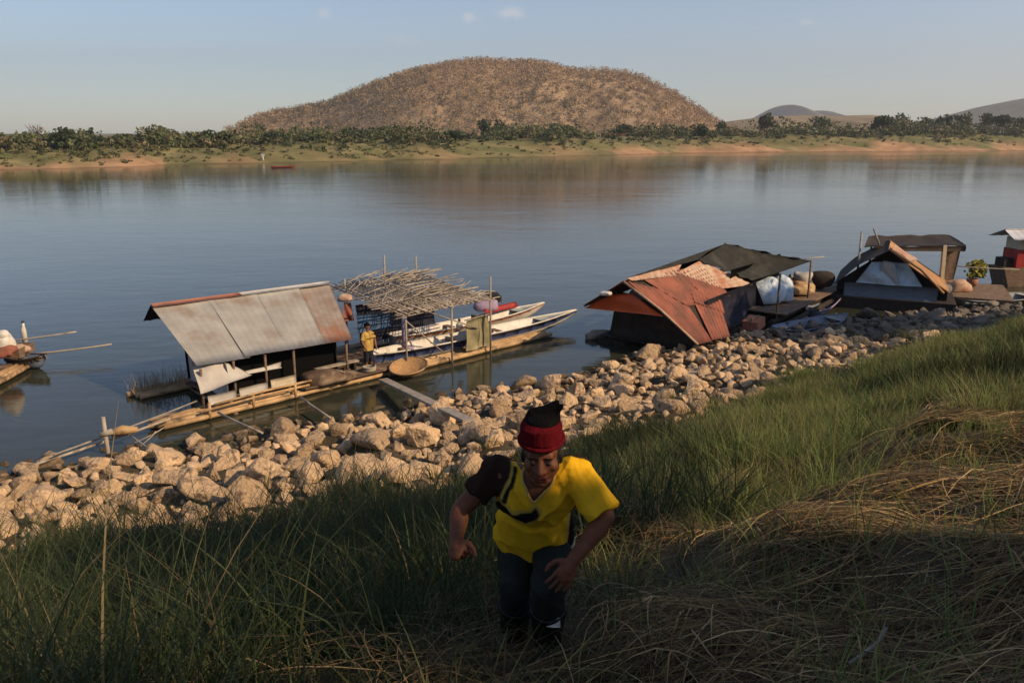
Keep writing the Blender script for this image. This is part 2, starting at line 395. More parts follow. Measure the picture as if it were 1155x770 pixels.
def ridge(name, pts, Y, depth, c0, c1, seed):
    X = np.array([PYv(a, b, Y).x for a, b in pts]); Z = np.array([PYv(a, b, Y).z for a, b in pts])
    xs = np.linspace(X[0], X[-1], 110); ys = np.linspace(Y-depth, Y+depth, 40); xg, yg = np.meshgrid(xs, ys)
    pr = np.clip(1-((yg-Y)/depth)**2, 0, 1)
    zg = 1+(np.interp(xg, X, Z)-1)*pr+bumps(xg, yg, 25./Y, seed)*Y*.0012*pr
    nn = RNG.random(xg.shape)[..., None]; C = np.array(c0)*nn+np.array(c1)*(1-nn)
    W = len(xs); ii = np.arange(len(ys)-1)[:, None]*W+np.arange(W-1)[None]
    F = np.stack([ii, ii+1, ii+W+1, ii+W], -1).reshape(-1, 4)
    tag(link(name, np_mesh(name, np.stack([xg, yg, zg], -1).reshape(-1, 3), F, C.reshape(-1, 3), True), mt['hillsoil']), kind='structure')
ridge('distant_hills', [(770, 150), (800, 140), (840, 139), (862, 134), (874, 125), (885, 118), (896, 124), (905, 129), (918, 125), (930, 129), (950, 134), (985, 133), (1010, 138), (1060, 150)], 2900, 500, (.10, .10, .075), (.13, .12, .09), 1)
ridge('right_hills', [(990, 150), (1030, 141), (1070, 134), (1100, 126), (1130, 117), (1160, 111), (1220, 100), (1290, 96), (1380, 112), (1450, 150)], 2200, 420, (.085, .085, .06), (.115, .105, .07), 2)
ridge('low_hills', [(775, 150), (800, 143), (830, 137), (870, 131), (905, 130), (940, 132), (975, 131), (1005, 137), (1040, 150)], 1100, 200, (.235, .18, .10), (.19, .145, .085), 4)

# ------------------------------------------------------------------ leaf clouds
def leaf_cloud(lobes, n, size, cols, shell=.55, rng=RNG, flat=0.):
    """lobes: (cx,cy,cz,rx,ry,rz[,weight]); returns V,F,tint of n loose leaf triangles"""
    L = np.array([l[:6] for l in lobes], float)
    w = np.array([(l[3]*l[4]*l[5])**(2/3) if len(l) < 7 else l[6] for l in lobes]); w = w/w.sum()
    k = rng.choice(len(L), n, p=w); d = rng.normal(size=(n, 3)); d /= np.linalg.norm(d, axis=1)[:, None]
    rr = (shell+(1-shell)*rng.random(n)**.7)*rng.uniform(.86, 1.1, n)
    # clumps: leaves gather round a few hundred twig ends
    ncl = max(6, n//26); tw = rng.normal(size=(ncl, 3)); tw /= np.linalg.norm(tw, axis=1)[:, None]
    pick = rng.integers(0, ncl, n); mixq = rng.random(n)[:, None] < .72
    dd_ = np.where(mixq, tw[pick]+.16*rng.normal(size=(n, 3)), d); dd_ /= np.linalg.norm(dd_, axis=1)[:, None]
    rr = np.where(mixq[:, 0], np.clip((.55+.5*rng.random(ncl))[pick]+.06*rng.normal(size=n), .2, 1.12), rr)
    P = L[k, :3]+dd_*rr[:, None]*L[k, 3:6]
    a = rng.normal(size=(n, 3)); a[:, 2] *= (1-flat); a /= np.linalg.norm(a, axis=1)[:, None]
    b = np.cross(a, rng.normal(size=(n, 3))); b /= np.linalg.norm(b, axis=1)[:, None]
    sz = (size*rng.uniform(.6, 1.4, n))[:, None]
    V = np.stack([P-a*sz*.6-b*sz*.35, P-a*sz*.1+b*sz*.5, P+a*sz*.75, P-a*sz*.05-b*sz*.5], 1).reshape(-1, 3)
    F = np.arange(4*n).reshape(n, 4)
    cols = np.array(cols); tone = rng.integers(0, len(cols), ncl)
    base = np.where(mixq, cols[tone[pick]], cols[rng.integers(0, len(cols), n)])
    T = np.repeat(base*rng.uniform(.75, 1.25, n)[:, None], 4, axis=0)
    return V, F, T
def merge(parts):
    Vs, Fs, Ts, b = [], [], [], 0
    for V, F, T in parts:
        Vs.append(V); Fs.append(F+b); Ts.append(T); b += len(V)
    return np.concatenate(Vs), np.concatenate(Fs), np.concatenate(Ts)

# dry forest on the hill: a far wood that reads as one mass
def frustum_ok(x, y, z, m=250):
    yc = y*math.cos(TH)-(z-H)*math.sin(TH); zc = y*math.sin(TH)+(z-H)*math.cos(TH)
    px = 577.5+FPX*x/np.maximum(yc, .01); py = 385-FPX*zc/np.maximum(yc, .01)
    return (yc > .25) & (px > -m) & (px < 1155+m) & (py > -m) & (py < 770+m)
n = 5600
hx = RNG.uniform(_hx[0]+2, _hx[-1]-2, n*2); hy = RNG.uniform(HY-150, HY+40, n*2); hz = hillz(hx, hy)
ok = (hz > 4.5); hx, hy, hz = hx[ok][:n], hy[ok][:n], hz[ok][:n]; n = len(hx)
K = 26
hh = RNG.uniform(2.0, 6.8, n)*np.clip(1+.35*bumps(hx, hy, .035, 21), .4, 1.5); ww = RNG.uniform(1.2, 3.4, n)
pal = np.array([[.35, .235, .135], [.27, .19, .12], [.41, .28, .15], [.20, .155, .10], [.15, .14, .07], [.31, .23, .16]])
hc = pal[np.clip((2.6+2.3*bumps(hx, hy*.6, .018, 8)+RNG.normal(size=n)*.8).astype(int), 0, 5)]
P = np.stack([hx, hy, hz], -1)[:, None, :]+np.stack([RNG.normal(size=(n, K))*ww[:, None]*.5, RNG.normal(size=(n, K))*ww[:, None]*.5, RNG.random((n, K))**.8*hh[:, None]], -1)
P = P.reshape(-1, 3); m_ = len(P)
a = RNG.normal(size=(m_, 3)); a[:, 2] = np.abs(a[:, 2])*1.6; a /= np.linalg.norm(a, axis=1)[:, None]
b = np.cross(a, RNG.normal(size=(m_, 3))); b /= np.linalg.norm(b, axis=1)[:, None]
sz = RNG.uniform(.45, 1.25, m_)[:, None]
V = np.stack([P-b*sz*.4, P+b*sz*.4, P+a*sz*1.3], 1).reshape(-1, 3)
tag(link('hillside_forest', np_mesh('hillside_forest', V, np.arange(3*m_).reshape(-1, 3), np.repeat(np.repeat(hc, K, 0)*RNG.uniform(.88, 1.12, m_)[:, None], 3, 0)), mt['leaf']), label='dry brown leafless woodland covering the big hill', cat='forest', kind='stuff')

# scrub along the top of the far bank
parts = []
GREEN = [(.085, .105, .042), (.10, .12, .046), (.07, .088, .04), (.125, .13, .055)]
OLIVE = [(.12, .12, .052), (.15, .135, .065), (.10, .105, .048), (.19, .155, .085)]
for i in range(1250):
    t = RNG.uniform(-.12, 1.12); e = RNG.uniform(24, 62) if RNG.random() < .88 else RNG.uniform(12, 24)
    x, y = FB(t, e); z = float(FBz(np.array(t), np.array(e)))
    hgt = RNG.uniform(1.5, 4.5)*np.clip(1+.45*np.sin(t*47)+.35*np.sin(t*113+2), .45, 1.5)*np.interp(t, [0, .3, .6, 1], [.85, .95, 1.15, 1.45]); 
    if .62 < t < .76: hgt *= .75
    if e < 22: hgt *= .35
    wd = hgt*RNG.uniform(.6, 1.2)
    parts.append(leaf_cloud([(float(x), float(y), z+hgt*.45, wd, wd, hgt*.55)], 80, .7 if e > 22 else .45, GREEN if RNG.random() < .62 else OLIVE, .35))
V, F, T = merge(parts)
tag(link('far_bank_scrub', np_mesh('far_bank_scrub', V, F, T), mt['leaf']), label='olive green scrub along the top of the far bank', cat='scrub', kind='stuff')
# low grass tufts on the far bank slope
parts = []
for i in range(900):
    t = RNG.uniform(-.1, 1.1); e = RNG.uniform(3, 26)
    if t > .6 and e < 9: continue
    x, y = FB(t, e); z = float(FBz(np.array(t), np.array(e))); h_ = RNG.uniform(.2, .6)
    parts.append(leaf_cloud([(float(x), float(y), z+h_*.3, h_*1.6, h_*1.6, h_*.6)], 14, .5, [(.11, .115, .045), (.19, .16, .08), (.15, .14, .06)], .2))
V, F, T = merge(parts)
tag(link('far_bank_grass', np_mesh('far_bank_grass', V, F, T), mt['leaf']), label='tufts of green and dry grass on the far bank slope', cat='grass', kind='stuff')

def tree(px, base_py_top, t, e, hgt, wid, label, cols, group=None, lobes=6, leaves=700, bare=False, name='tree'):
    x, y = FB(t, e); x = float(x); y = float(y); z = float(FBz(np.array(t), np.array(e)))
    root = empty(name, (x, y, z), label, 'tree', group)
    tr = MB(); g = np.random.default_rng(int(t*9999)+5)
    tr.tube([(x, y, z-.3), (x+.1*wid*g.normal()*.3, y, z+hgt*.3), (x+g.normal()*.15, y, z+hgt*.62)], [hgt*.035, hgt*.026, hgt*.012], 7)
    L = []
    for i in range(lobes):
        a = g.uniform(0, 6.28); q = g.uniform(.15, .6); zz = z+hgt*(g.uniform(.32, .8))
        k = 1-.55*abs((zz-z)/hgt-.5)
        L.append((x+math.cos(a)*wid*.5*q, y+math.sin(a)*wid*.5*q, zz, wid*.32*k, wid*.32*k, hgt*.2))
        tr.tube([(x, y, z+hgt*.3), (x+math.cos(a)*wid*.35*q, y+math.sin(a)*wid*.35*q, zz)], [hgt*.014, hgt*.006], 5)
    if bare:
        for i in range(26):
            a = g.uniform(0, 6.28); q = g.uniform(.2, .5)
            p0 = Vector((x, y, z+hgt*g.uniform(.25, .65))); p1 = Vector((x+math.cos(a)*wid*q, y+math.sin(a)*wid*q, z+hgt*g.uniform(.6, 1)))
            tr.tube([p0, (p0+p1)/2+Vector((0, 0, .1)), p1], [hgt*.010, hgt*.007, hgt*.003], 4)
    L.append((x, y, z+hgt*.72, wid*.3, wid*.3, hgt*.26))
    tr.build('trunk', mt['bark'], root)
    V, F, T = leaf_cloud(L, leaves, wid*.075, cols, .4, g)
    V = V-np.array([x, y, z]); me = np_mesh('crown', V, F, T); link('crown', me, mt['leaf'], root)
    return root
DK = [(.040, .058, .026), (.055, .072, .03), (.032, .046, .024)]
MD = [(.085, .10, .042), (.065, .082, .036), (.11, .115, .052)]
BR = [(.20, .13, .10), (.17, .12, .09), (.24, .16, .12)]
def T_at(px): return float(np.interp(px, [p[0] for p in _fb], _ft))
def far_tree(px, top, e, wpx, label, cols, group=None, leaves=700, bare=False):
    t = T_at(px)
    x, y = FB(t, e)
    for _ in range(12):                                  # slide along the bank until it stands on its bearing
        p = 577.5+FPX*float(x)/(float(y)*math.cos(TH)+1.3); t += (px-p)/1155*.9; x, y = FB(t, e)
    d = float(y); zt = PYv(px, top, d).z; z = float(FBz(np.array(t), np.array(e)))
    tree(px, top, t, e, max(2.5, zt-z), wpx*d/870., label, cols, group, leaves=leaves, bare=bare)
far_tree(76, 143, 30, 30, 'dark round leafy tree standing out alone at the left end of the far bank', DK, leaves=1100)
far_tree(44, 139, 48, 22, 'pinkish brown bare tree left of the dark round tree on the far bank', BR, leaves=160, bare=True)
far_tree(308, 146, 26, 17, 'small dark bush tree above the white pale post at the far waterline', DK)
far_tree(545, 134, 60, 24, 'dark green rounded tree on the far bank below the middle of the big hill', DK)
far_tree(563, 132, 75, 18, 'narrower dark tree just right of the rounded tree below the hill', DK)
far_tree(513, 147, 28, 30, 'low wide dark bush tree left of the paired trees below the hill', DK)
far_tree(395, 143, 45, 34, 'broad dark green tree on the far bank under the left slope of the hill', MD)
far_tree(435, 142, 60, 26, 'mid green tree right of the broad tree under the hill left slope', MD)
far_tree(632, 138, 55, 24, 'mid green upright tree below the right half of the hill', MD)
far_tree(702, 139, 40, 26, 'dark spreading tree beside the small pinkish hut on the far bank', DK)
far_tree(790, 139, 18, 22, 'dark bushy tree low on the orange sand bank right of the hill', DK)
far_tree(812, 136, 60, 18, 'slim dark tree at the right foot of the big hill', DK)
far_tree(864, 127, 40, 20, 'tall dark green tree beneath the pointed distant peak', DK, leaves=900)
far_tree(925, 131, 55, 26, 'loose mid green tree between the tall dark tree and the right hand clump', MD)
far_tree(992, 130, 50, 28, 'dark lower tree on the left side of the right clump on the far bank', DK, leaves=900)
far_tree(1014, 126, 60, 22, 'tallest dark round crowned tree of the right clump on the far bank', DK, leaves=900)
for px, tp, w in ((1040, 131, 24), (1062, 128, 26), (1086, 127, 26), (1108, 126, 24), (1128, 129, 24), (1150, 130, 26), (1176, 127, 30), (1204, 129, 30)):
    far_tree(px, tp, RNG.uniform(35, 75), w, 'dark green tree in the long row at the right end of the far bank', DK if RNG.random() < .6 else MD, 'row of trees at the right end of the far bank')
for px, tp, w in ((112, 152, 26), (140, 151, 26), (168, 149, 28), (197, 149, 26), (226, 148, 28), (256, 147, 28)):
    far_tree(px, tp, RNG.uniform(30, 50), w, 'dark olive tree in the even low row left of the hill', MD if RNG.random() < .6 else DK, 'even row of low trees left of the hill')
# small things at the far waterline
def far_pt(px, py, z=0): return PZ(px, py, z)
p = far_pt(297, 183.5)
root = empty('marker_post', p, 'small white river marker post on the far waterline', 'marker post')
b = MB(); b.tube([p, p+Vector((0, 0, 1.7))], [.3, .2], 8); b.build('post', mt['pale_tarp'], root)
b = MB(); b.box(p+Vector((0, 0, 1.95)), (.8, 0, 0), (0, .25, 0), (0, 0, .5)); b.build('board', mt['white_sheet'], root)
p = far_pt(706, 166, 2.0); x_, y_ = p.x, p.y+18; zz = FBtop(.62)*.8
root = empty('hut', (x_, y_, zz), 'small pinkish hut with grey roof on the far sand bank', 'hut')
b = MB(); b.box((x_, y_, zz+1.2), (5, 0, 0), (0, 4, 0), (0, 0, 2.4)); b.build('wall', mt['pale_rust'], root)
b = MB(); b.sheet((x_-3, y_-2.6, zz+2.35), (x_+3, y_-2.6, zz+2.35), (x_+3, y_, zz+3.3), (x_-3, y_, zz+3.3), 2, 2, th=.08); b.sheet((x_-3, y_, zz+3.32), (x_+3, y_, zz+3.32), (x_+3, y_+2.6, zz+2.35), (x_-3, y_+2.6, zz+2.35), 2, 2, th=.08); b.build('roof', mt['rust_cap'], root)

# ------------------------------------------------------------------ boats
def hull_pts(st, bw, width, depth, sheer, n=15, m=7, rake=.9):
    """stations from stern to bow: rows of points port gunwale -> keel -> starboard gunwale"""
    st = Vector(st); bw = Vector(bw); d = bw-st; Ln = d.length; d.normalize(); sd = Vector((-d.y, d.x, 0)).normalized()
    rows = []
    for i in range(n):
        u = i/(n-1); w = width/2*(1-abs(2*u-.92)**3.2*(.94 if u > .46 else .55)); w = max(w, .03)
        rise = sheer*max(0, (u-.45)/.55)**2+sheer*.35*max(0, (.25-u)/.25)**2
        row = []
        for j in range(m):
            q = j/(m-1)*2-1
            zz = -depth*(1-abs(q)**2.6)*(1-.75*max(0, (u-.75)/.25)**2)
            row.append(st+d*(Ln*u)+sd*(w*q*(1-.12*(1-abs(q))))+Vector((0, 0, rise+zz)))
        rows.append(row)
    return rows, d, sd
def longboat(name, label, st, bw, width, depth, sheer, m_hull, m_stripe, group=None, thwarts=4, sw=.55, m_rim=None):
    rows, d, sd = hull_pts(st, bw, width, depth, sheer)
    root = empty(name, Vector(st)-Vector((0, 0, depth)), label, 'boat', group); n = len(rows); m = len(rows[0])
    b = MB(); vs = [p for r_ in rows for p in r_]; inn = [p+Vector((0, 0, .025))-(p-r_[m//2]).normalized()*.03 if (p-r_[m//2]).length > 1e-6 else p+Vector((0, 0, .03)) for r_ in rows for p in r_]
    k = len(vs); fs = []
    for i in range(n-1):
        for j in range(m-1):
            a = i*m+j; fs.append([a, a+m, a+m+1, a+1]); fs.append([k+a, k+a+1, k+a+m+1, k+a+m])
    for e in (0, n-1):
        fs.append([e*m+j for j in range(m)])
    b.add(vs+inn, fs, True); b.build('hull', m_hull, root)
    for s in (0, m-1):
        g = MB(); g.tube([r_[s]+Vector((0, 0, .015)) for r_ in rows], .028, 6); g.build('gunwale', m_rim or m_stripe, root)
    for s, o in ((0, 1), (m-1, -1)):
        g = MB()
        for i in range(n-1):
            p0, p1 = rows[i][s], rows[i+1][s]; q0 = rows[i][s+o]; q1 = rows[i+1][s+o]
            out = sd*(.012*(-1 if s == 0 else 1))
            a0 = p0.lerp(q0, .06)+out; a1 = p1.lerp(q1, .06)+out; b0 = p0.lerp(q0, sw)+out; b1 = p1.lerp(q1, sw)+out
            g.sheet(a0, a1, b1, b0, 1, 1, th=.008)
        g.build('stripe', m_stripe, root)
    for i in range(thwarts):
        r_ = rows[2+int(i*(n-5)/max(1, thwarts-1))]; t_ = MB(); z_ = Vector((0, 0, -.08))
        t_.bar(r_[0].lerp(r_[m-1], .04)+z_, r_[0].lerp(r_[m-1], .96)+z_, .22, .03); t_.build('thwart', mt['wood'], root)
    dk = MB(); i0 = n-4
    dk.sheet(rows[i0][0]+Vector((0, 0, -.01)), rows[n-1][0]+Vector((0, 0, -.01)), rows[n-1][m-1]+Vector((0, 0, -.01)), rows[i0][m-1]+Vector((0, 0, -.01)), 3, 1, th=.02)
    dk.build('bow_deck', mt['grey_paint'], root)
    return root

def corr(n, amp=.018, sag=0, seed=0):
    g = random.Random(seed); ph = g.uniform(0, 6); a2 = g.uniform(.01, .025)
    return lambda u, v: amp*math.sin(2*math.pi*n*u)+a2*math.sin(3.1*u+ph)*math.sin(2.2*v+ph)-sag*math.sin(math.pi*u)*v
def wrinkle(amp, seed=0, f=1.):
    g = random.Random(seed); k = [(g.uniform(2, 9)*f, g.uniform(2, 9)*f, g.uniform(0, 6)) for _ in range(6)]
    return lambda u, v: amp*sum(math.sin(a*u+b*v+c) for a, b, c in k)/2.2
def logs(mb, p0, p1, side, n, r, jit=.3, rise=0):
    p0 = Vector(p0); p1 = Vector(p1); side = Vector(side); d = (p1-p0).normalized()
    for i in range(n):
        o = side*(i/(max(1, n-1)))+Vector((0, 0, random.uniform(-.03, .03)+rise*(i % 2)))
        a = p0+o-d*random.uniform(0, jit); c = p1+o+d*random.uniform(0, jit); rr = r*random.uniform(.8, 1.15)
        k = 7; pts = [a.lerp(c, q/k)+Vector((random.uniform(-.02, .02), random.uniform(-.02, .02), random.uniform(-.015, .015))) for q in range(k+1)]
        mb.tube(pts, [rr*random.uniform(.92, 1.06) for _ in pts], 8)

# ------------------------------------------------------------------ grey roofed raft house
O1 = PZ(188, 482, 0.1); U1 = Vector((.72204691, .6918441, 0)); V1 = Vector((-.6918441, .72204691, 0))
def L1(u, v, z): return Vector((O1.x, O1.y, 0))+U1*u+V1*v+Vector((0, 0, z))
r1 = empty('raft_house', L1(0, 0, 0), 'long floating raft house with grey sheet metal roof and open bamboo lattice canopy', 'raft house')
b = MB(); logs(b, L1(0, .05, .12), L1(7.2, .05, .10), V1*.75, 6, .085, .35); b.build('bamboo_float', mt['bamboo'], r1)
b = MB(); logs(b, L1(7.0, -.1, .10), L1(14.0, -.05, .12), V1*.45, 4, .075, .5); b.build('bamboo_float', mt['bamboo'], r1)
b = MB(); logs(b, L1(.5, 3.1, .10), L1(9.0, 3.1, .10), V1*.65, 5, .09, .35); b.build('bamboo_float', mt['bamboo'], r1)
b = MB()
for i in range(9): logs(b, L1(.9+i*1.0, .1, -.02), L1(.9+i*1.0, 3.7, -.02), U1*.1, 1, .06, .1)
b.build('cross_beam', mt['wood'], r1)
b = MB()
for i in range(16):
    v0 = .7+i*.16; b.bar(L1(1.8, v0, .2+random.uniform(-.01, .01)), L1(7.9+random.uniform(-.3, .5), v0, .2), .14, .04)
b.build('deck', mt['deck'], r1)
b = MB()
for i in range(5):
    v0 = -.02+i*.14; b.bar(L1(4.0+random.uniform(-.2, .3), v0, .25), L1(7.5+random.uniform(-.2, .3), v0, .26), .13, .04)
b.build('front_walkway', mt['deck'], r1)
# roof: a shed slope from the eave (front) up to the ridge (back), four overlapping sheets
EL, ER, RL, RR = PZ(222, 413, 1.4), PZ(398, 381, 1.4), PZ(170, 344, 2.6), PZ(371, 318, 2.6)
cut = [0, .30, .54, .79, 1]
for i in range(4):
    a, c = cut[i]-(.015 if i else 0), cut[i+1]+.015*(i < 3); lift = Vector((0, 0, .012*(i % 2)))
    ae = c; be = a
    b = MB(); w = (ER-EL).length*(c-a)
    tuck = -.04 if i == 3 else 0
    b.sheet(EL.lerp(ER, a)+lift+Vector((0, 0, tuck)), EL.lerp(ER, c)+lift+Vector((0, 0, tuck)), RL.lerp(RR, c)+lift+Vector((0, 0, tuck)), RL.lerp(RR, a)+lift+Vector((0, 0, tuck)), int(w/.17)*6, 8, corr(int(w/.17), .0035, 0.03, i), .008)
    b.build('roof_sheet', mt['zinc'] if i < 3 else mt['zinc_rusty'], r1)
bk = -V1*-.9+Vector((0, 0, -.55))
b = MB(); b.sheet(RL+Vector((0, 0, -.01)), RR+Vector((0, 0, -.01)), RR+V1*.8+Vector((0, 0, -.6)), RL+V1*.8+Vector((0, 0, -.6)), 60, 3, corr(20, .012), .01); b.build('rear_roof_sheet', mt['dark_wood'], r1)
b = MB(); mid = RL.lerp(RR, .46); up = Vector((0, 0, .035))
b.sheet(RL-V1*.22+Vector((0, 0, -.02)), mid-V1*.22+Vector((0, 0, -.02)), mid+V1*.02+up, RL+V1*.02+up, 8, 1, th=.01)
b.build('ridge_cap', mt['rust_cap'], r1)
b = MB(); b.sheet(mid-V1*.2+Vector((0, 0, -.02)), RR-V1*.2+Vector((0, 0, -.02)), RR+V1*.02+up, mid+V1*.02+up, 8, 1, th=.01); b.build('ridge_cap', mt['pale_tarp'], r1)
# tarp flap hanging off the left corner of the eave
b = MB(); c0 = EL+Vector((0, 0, -.01)); c1 = EL.lerp(ER, .17)+Vector((0, 0, -.03))
b.sheet(EL+V1*.35+Vector((0, 0, .06)), c1+V1*.2+Vector((0, 0, -.02)), L1(2.6, .33, .92), L1(1.05, .22, .70), 14, 8, wrinkle(.03, 4), .008); b.build('tarp_flap', mt['pale_tarp'], r1)
b = MB(); b.sheet(L1(1.95, .4, .28), L1(1.95, 3.1, .28), L1(1.95, 3.3, 2.3), L1(1.95, .5, 1.3), 10, 6, wrinkle(.02, 6), .008); b.build('side_wall', mt['pale_tarp'], r1)
b = MB(); b.sheet(L1(1.95, 3.35, .25), L1(7.0, 3.3, .25), L1(7.0, 3.35, 2.4), L1(1.95, 3.4, 2.4), 8, 4, wrinkle(.015, 9), .02); b.build('rear_wall', mt['dark_wood'], r1)
b = MB(); b.sheet(L1(1.98, .95, .24), L1(5.7, .95, .24), L1(5.7, 1.0, 1.52), L1(1.98, 1.0, 1.52), 20, 5, wrinkle(.03, 17), .01); b.build('shade_and_cloth_sheet', mt['black_cloth'], r1)  # black backing that stands in for the deep shade under the roof
b = MB(); b.sheet(L1(5.75, 1.0, .25), L1(6.2, 3.2, .25), L1(6.2, 3.2, 2.35), L1(5.75, 1.0, 1.55), 4, 3, wrinkle(.02, 3), .02); b.build('partition', mt['navy'], r1)
for u_, z_ in ((1.22, 1.3), (2.15, 1.35), (3.1, 1.35), (4.0, 1.35), (5.8, 1.35)):
    b = MB(); b.tube([L1(u_, .52, .0), L1(u_+.03, .55, z_)], .04, 7); b.build('post', mt['wood'], r1)
for u0, u1, z0, z1, mm in ((1.3, 2.1, .30, .56, 'pale_tarp'), (2.2, 3.05, .32, .58, 'pale_tarp'), (3.15, 3.95, .34, .62, 'cream')):
    b = MB(); b.sheet(L1(u0, .34, z0), L1(u1, .34, z0), L1(u1, .36, z1), L1(u0, .36, z1), 6, 3, wrinkle(.012, int(u0*7)), .015); b.build('low_wall_panel', mt[mm], r1)
b = MB(); b.sheet(L1(2.5, .5, .92), L1(3.6, .5, .86), L1(3.6, .55, 1.02), L1(2.5, .55, .98), 8, 2, wrinkle(.03, 2), .01); b.build('hung_cloth', mt['pale_tarp'], r1)
for z_, u0, u1 in ((.30, .9, 4.2), (.42, 1.3, 4.4)):
    b = MB(); b.tube([L1(u0, -.02, z_), L1((u0+u1)/2, .0, z_+.05), L1(u1, .05, z_+.02)], .035, 7); b.build('rail', mt['bamboo'], r1)
for u_ in (1.15, 2.4, 3.7):
    b = MB(); b.tube([L1(u_, 0, .05), L1(u_+.03, .02, .48)], .045, 7); b.build('rail_post', mt['bamboo'], r1)
# lattice canopy
CL, CF, CR = L1(7.45, 3.6, 2.2), L1(7.55, -.25, 1.9), L1(11.2, -.45, 1.9)
b = MB()
for i in range(34):                                      # thin poles laid along the raft
    v_ = -.3+i*.128+random.uniform(-.05, .05); z_ = 1.9+.085*(v_+.3)+.03
    a0 = 7.3+random.uniform(-.35, .2); a1 = 11.2+random.uniform(-.3, .55)
    b.tube([L1(a0, v_+random.uniform(-.12, .12), z_+random.uniform(0, .05)), L1((a0+a1)/2, v_, z_+random.uniform(-.02, .05)), L1(a1, v_+random.uniform(-.15, .15), z_+random.uniform(0, .08))], random.uniform(.014, .026), 6)
for i in range(30):                                      # and across it
    u_ = 7.5+i*.125+random.uniform(-.05, .05)
    b.tube([L1(u_+random.uniform(-.1, .1), -.5+random.uniform(-.15, .3), 1.9+.09), L1(u_, 1.8, 2.16), L1(u_+random.uniform(-.15, .15), 4.1+random.uniform(-.3, .5), 2.36)], random.uniform(.014, .026), 6)
for i in range(80):                                      # loose sticks thrown on top
    u_ = random.uniform(7.4, 10.8); v_ = random.uniform(.6, 4.0); a_ = random.uniform(-.7, 1.1)
    b.tube([L1(u_, v_, 2.1+.09*v_), L1(u_+math.cos(a_)*1.1, v_+math.sin(a_)*1.1, 2.16+.09*v_+random.uniform(0, .16))], .013, 5)
b.build('lattice_canopy', mt['old_bamboo'], r1)
for u_, v_, zt in ((7.6, -.15, 2.0), (9.4, -.25, 2.05), (11.1, -.3, 2.75), (7.7, 3.5, 2.6), (9.5, 3.8, 2.5), (11.1, 3.9, 3.0), (9.8, 4.1, 3.15)):
    b = MB(); b.tube([L1(u_, v_, -.2), L1(u_+.02, v_, zt)], .035, 7); b.build('post', mt['pole'], r1)
for (a, c) in ((L1(7.6, -.15, 1.75), L1(9.2, -.1, .35)), (L1(8.6, -.25, 1.85), L1(10.6, -.2, 1.0))):
    b = MB(); b.tube([a, c], .025, 6); b.build('brace', mt['pole'], r1)
b = MB(); b.sheet(L1(7.5, 2.3, .5), L1(11.0, 2.6, .5), L1(11.0, 2.8, 1.75), L1(7.5, 2.5, 1.85), 16, 6, wrinkle(.04, 12), .01); b.build('shade_and_cloth_sheet', mt['navy'], r1)
b = MB(); b.sheet(L1(6.9, 1.5, 1.15), L1(8.2, 1.5, 1.15), L1(8.2, 1.55, 1.65), L1(6.9, 1.6, 1.75), 8, 4, wrinkle(.04, 14), .01); b.build('shade_and_cloth_sheet', mt['blue_cloth'], r1)
# grass growing on the rear float

# things on and beside the grey raft
p = PZ(392, 363, 1.45)
root = empty('orange_cloth', p, 'faded orange cloth hung at the right end of the grey sheet roof', 'cloth')
b = MB(); b.sheet(p+Vector((-.18, 0, .02)), p+Vector((.2, .1, .02)), p+Vector((.12, .12, .62)), p+Vector((-.12, .15, .62)), 8, 8, wrinkle(.05, 5), .02); b.build('folded_cloth', mt['rust'], root)
b = MB(); sack(b, p+Vector((-.05, .25, .74)), (.26, .2, .15), 44); b.build('bundle', mt['pale_rust'], root)
c = L1(7.38, -.55, .35)
root = empty('woven_basket', c, 'round shallow woven basket lying tilted on the raft edge above the plank', 'basket')
b = MB(); vs = []; fs = []; ng = 28; tilt = Matrix.Rotation(math.radians(14), 3, 'X') @ Matrix.Rotation(math.radians(-6), 3, 'Y')
rings = [(0, -.20), (.25, -.19), (.42, -.13), (.54, -.02), (.57, .04), (.53, .03), (.40, -.08), (.24, -.13), (0, -.15)]
for rr, zz in rings:
    for i in range(ng):
        a = 2*math.pi*i/ng; vs.append(c+tilt @ Vector((rr*math.cos(a)*1.05, rr*math.sin(a)*.95, zz)))
for j in range(len(rings)-1):
    for i in range(ng): fs.append([j*ng+i, j*ng+(i+1) % ng, (j+1)*ng+(i+1) % ng, (j+1)*ng+i])
b.add(vs, fs, True); b.build('bowl', mt['basket'], root)
b = MB(); b.tube([c+tilt @ Vector((.575*math.cos(2*math.pi*i/ng)*1.05, .575*math.sin(2*math.pi*i/ng)*.95, .04)) for i in range(ng+1)], .025, 6, False); b.build('rim', mt['bamboo'], root)
p = L1(4.75, .12, .28)
root = empty('fishing_net', p, 'low brown heap of net on the raft walkway in front of the dark bench', 'net')
b = MB(); sack(b, p+Vector((0, 0, .08)), (.62, .34, .2), 71, amp=.24); sack(b, p+U1*.6+Vector((0, 0, .06)), (.4, .28, .16), 72, amp=.24); b.build('mesh_heap', mt['deck'], root)
b = MB(); b.tube([p+U1*(-.4+.11*i)+V1*(.22*math.sin(i*1.9))+Vector((0, 0, .22+.03*math.cos(i*2.3))) for i in range(11)], .018, 5); b.build('float_line', mt['rope'], root)
p = L1(6.35, .12, .28)
root = empty('rope_coil', p, 'pale coil of rope on the walkway close to the basket', 'rope')
b = MB(); b.tube([p+U1*((.2+.012*math.sin(i*.9))*math.cos(i*.5))+V1*(.2*math.sin(i*.5))+Vector((0, 0, .02+.0028*i)) for i in range(52)], .02, 6); b.build('coil', mt['rope'], root)
root = empty('bench', L1(5.5, .7, .22), 'low dark bench with pale plank top on the raft deck', 'bench')
b = MB(); b.bar(L1(4.75, .62, .55), L1(6.25, .62, .55), .2, .045); b.build('seat', mt['old_bamboo'], root)
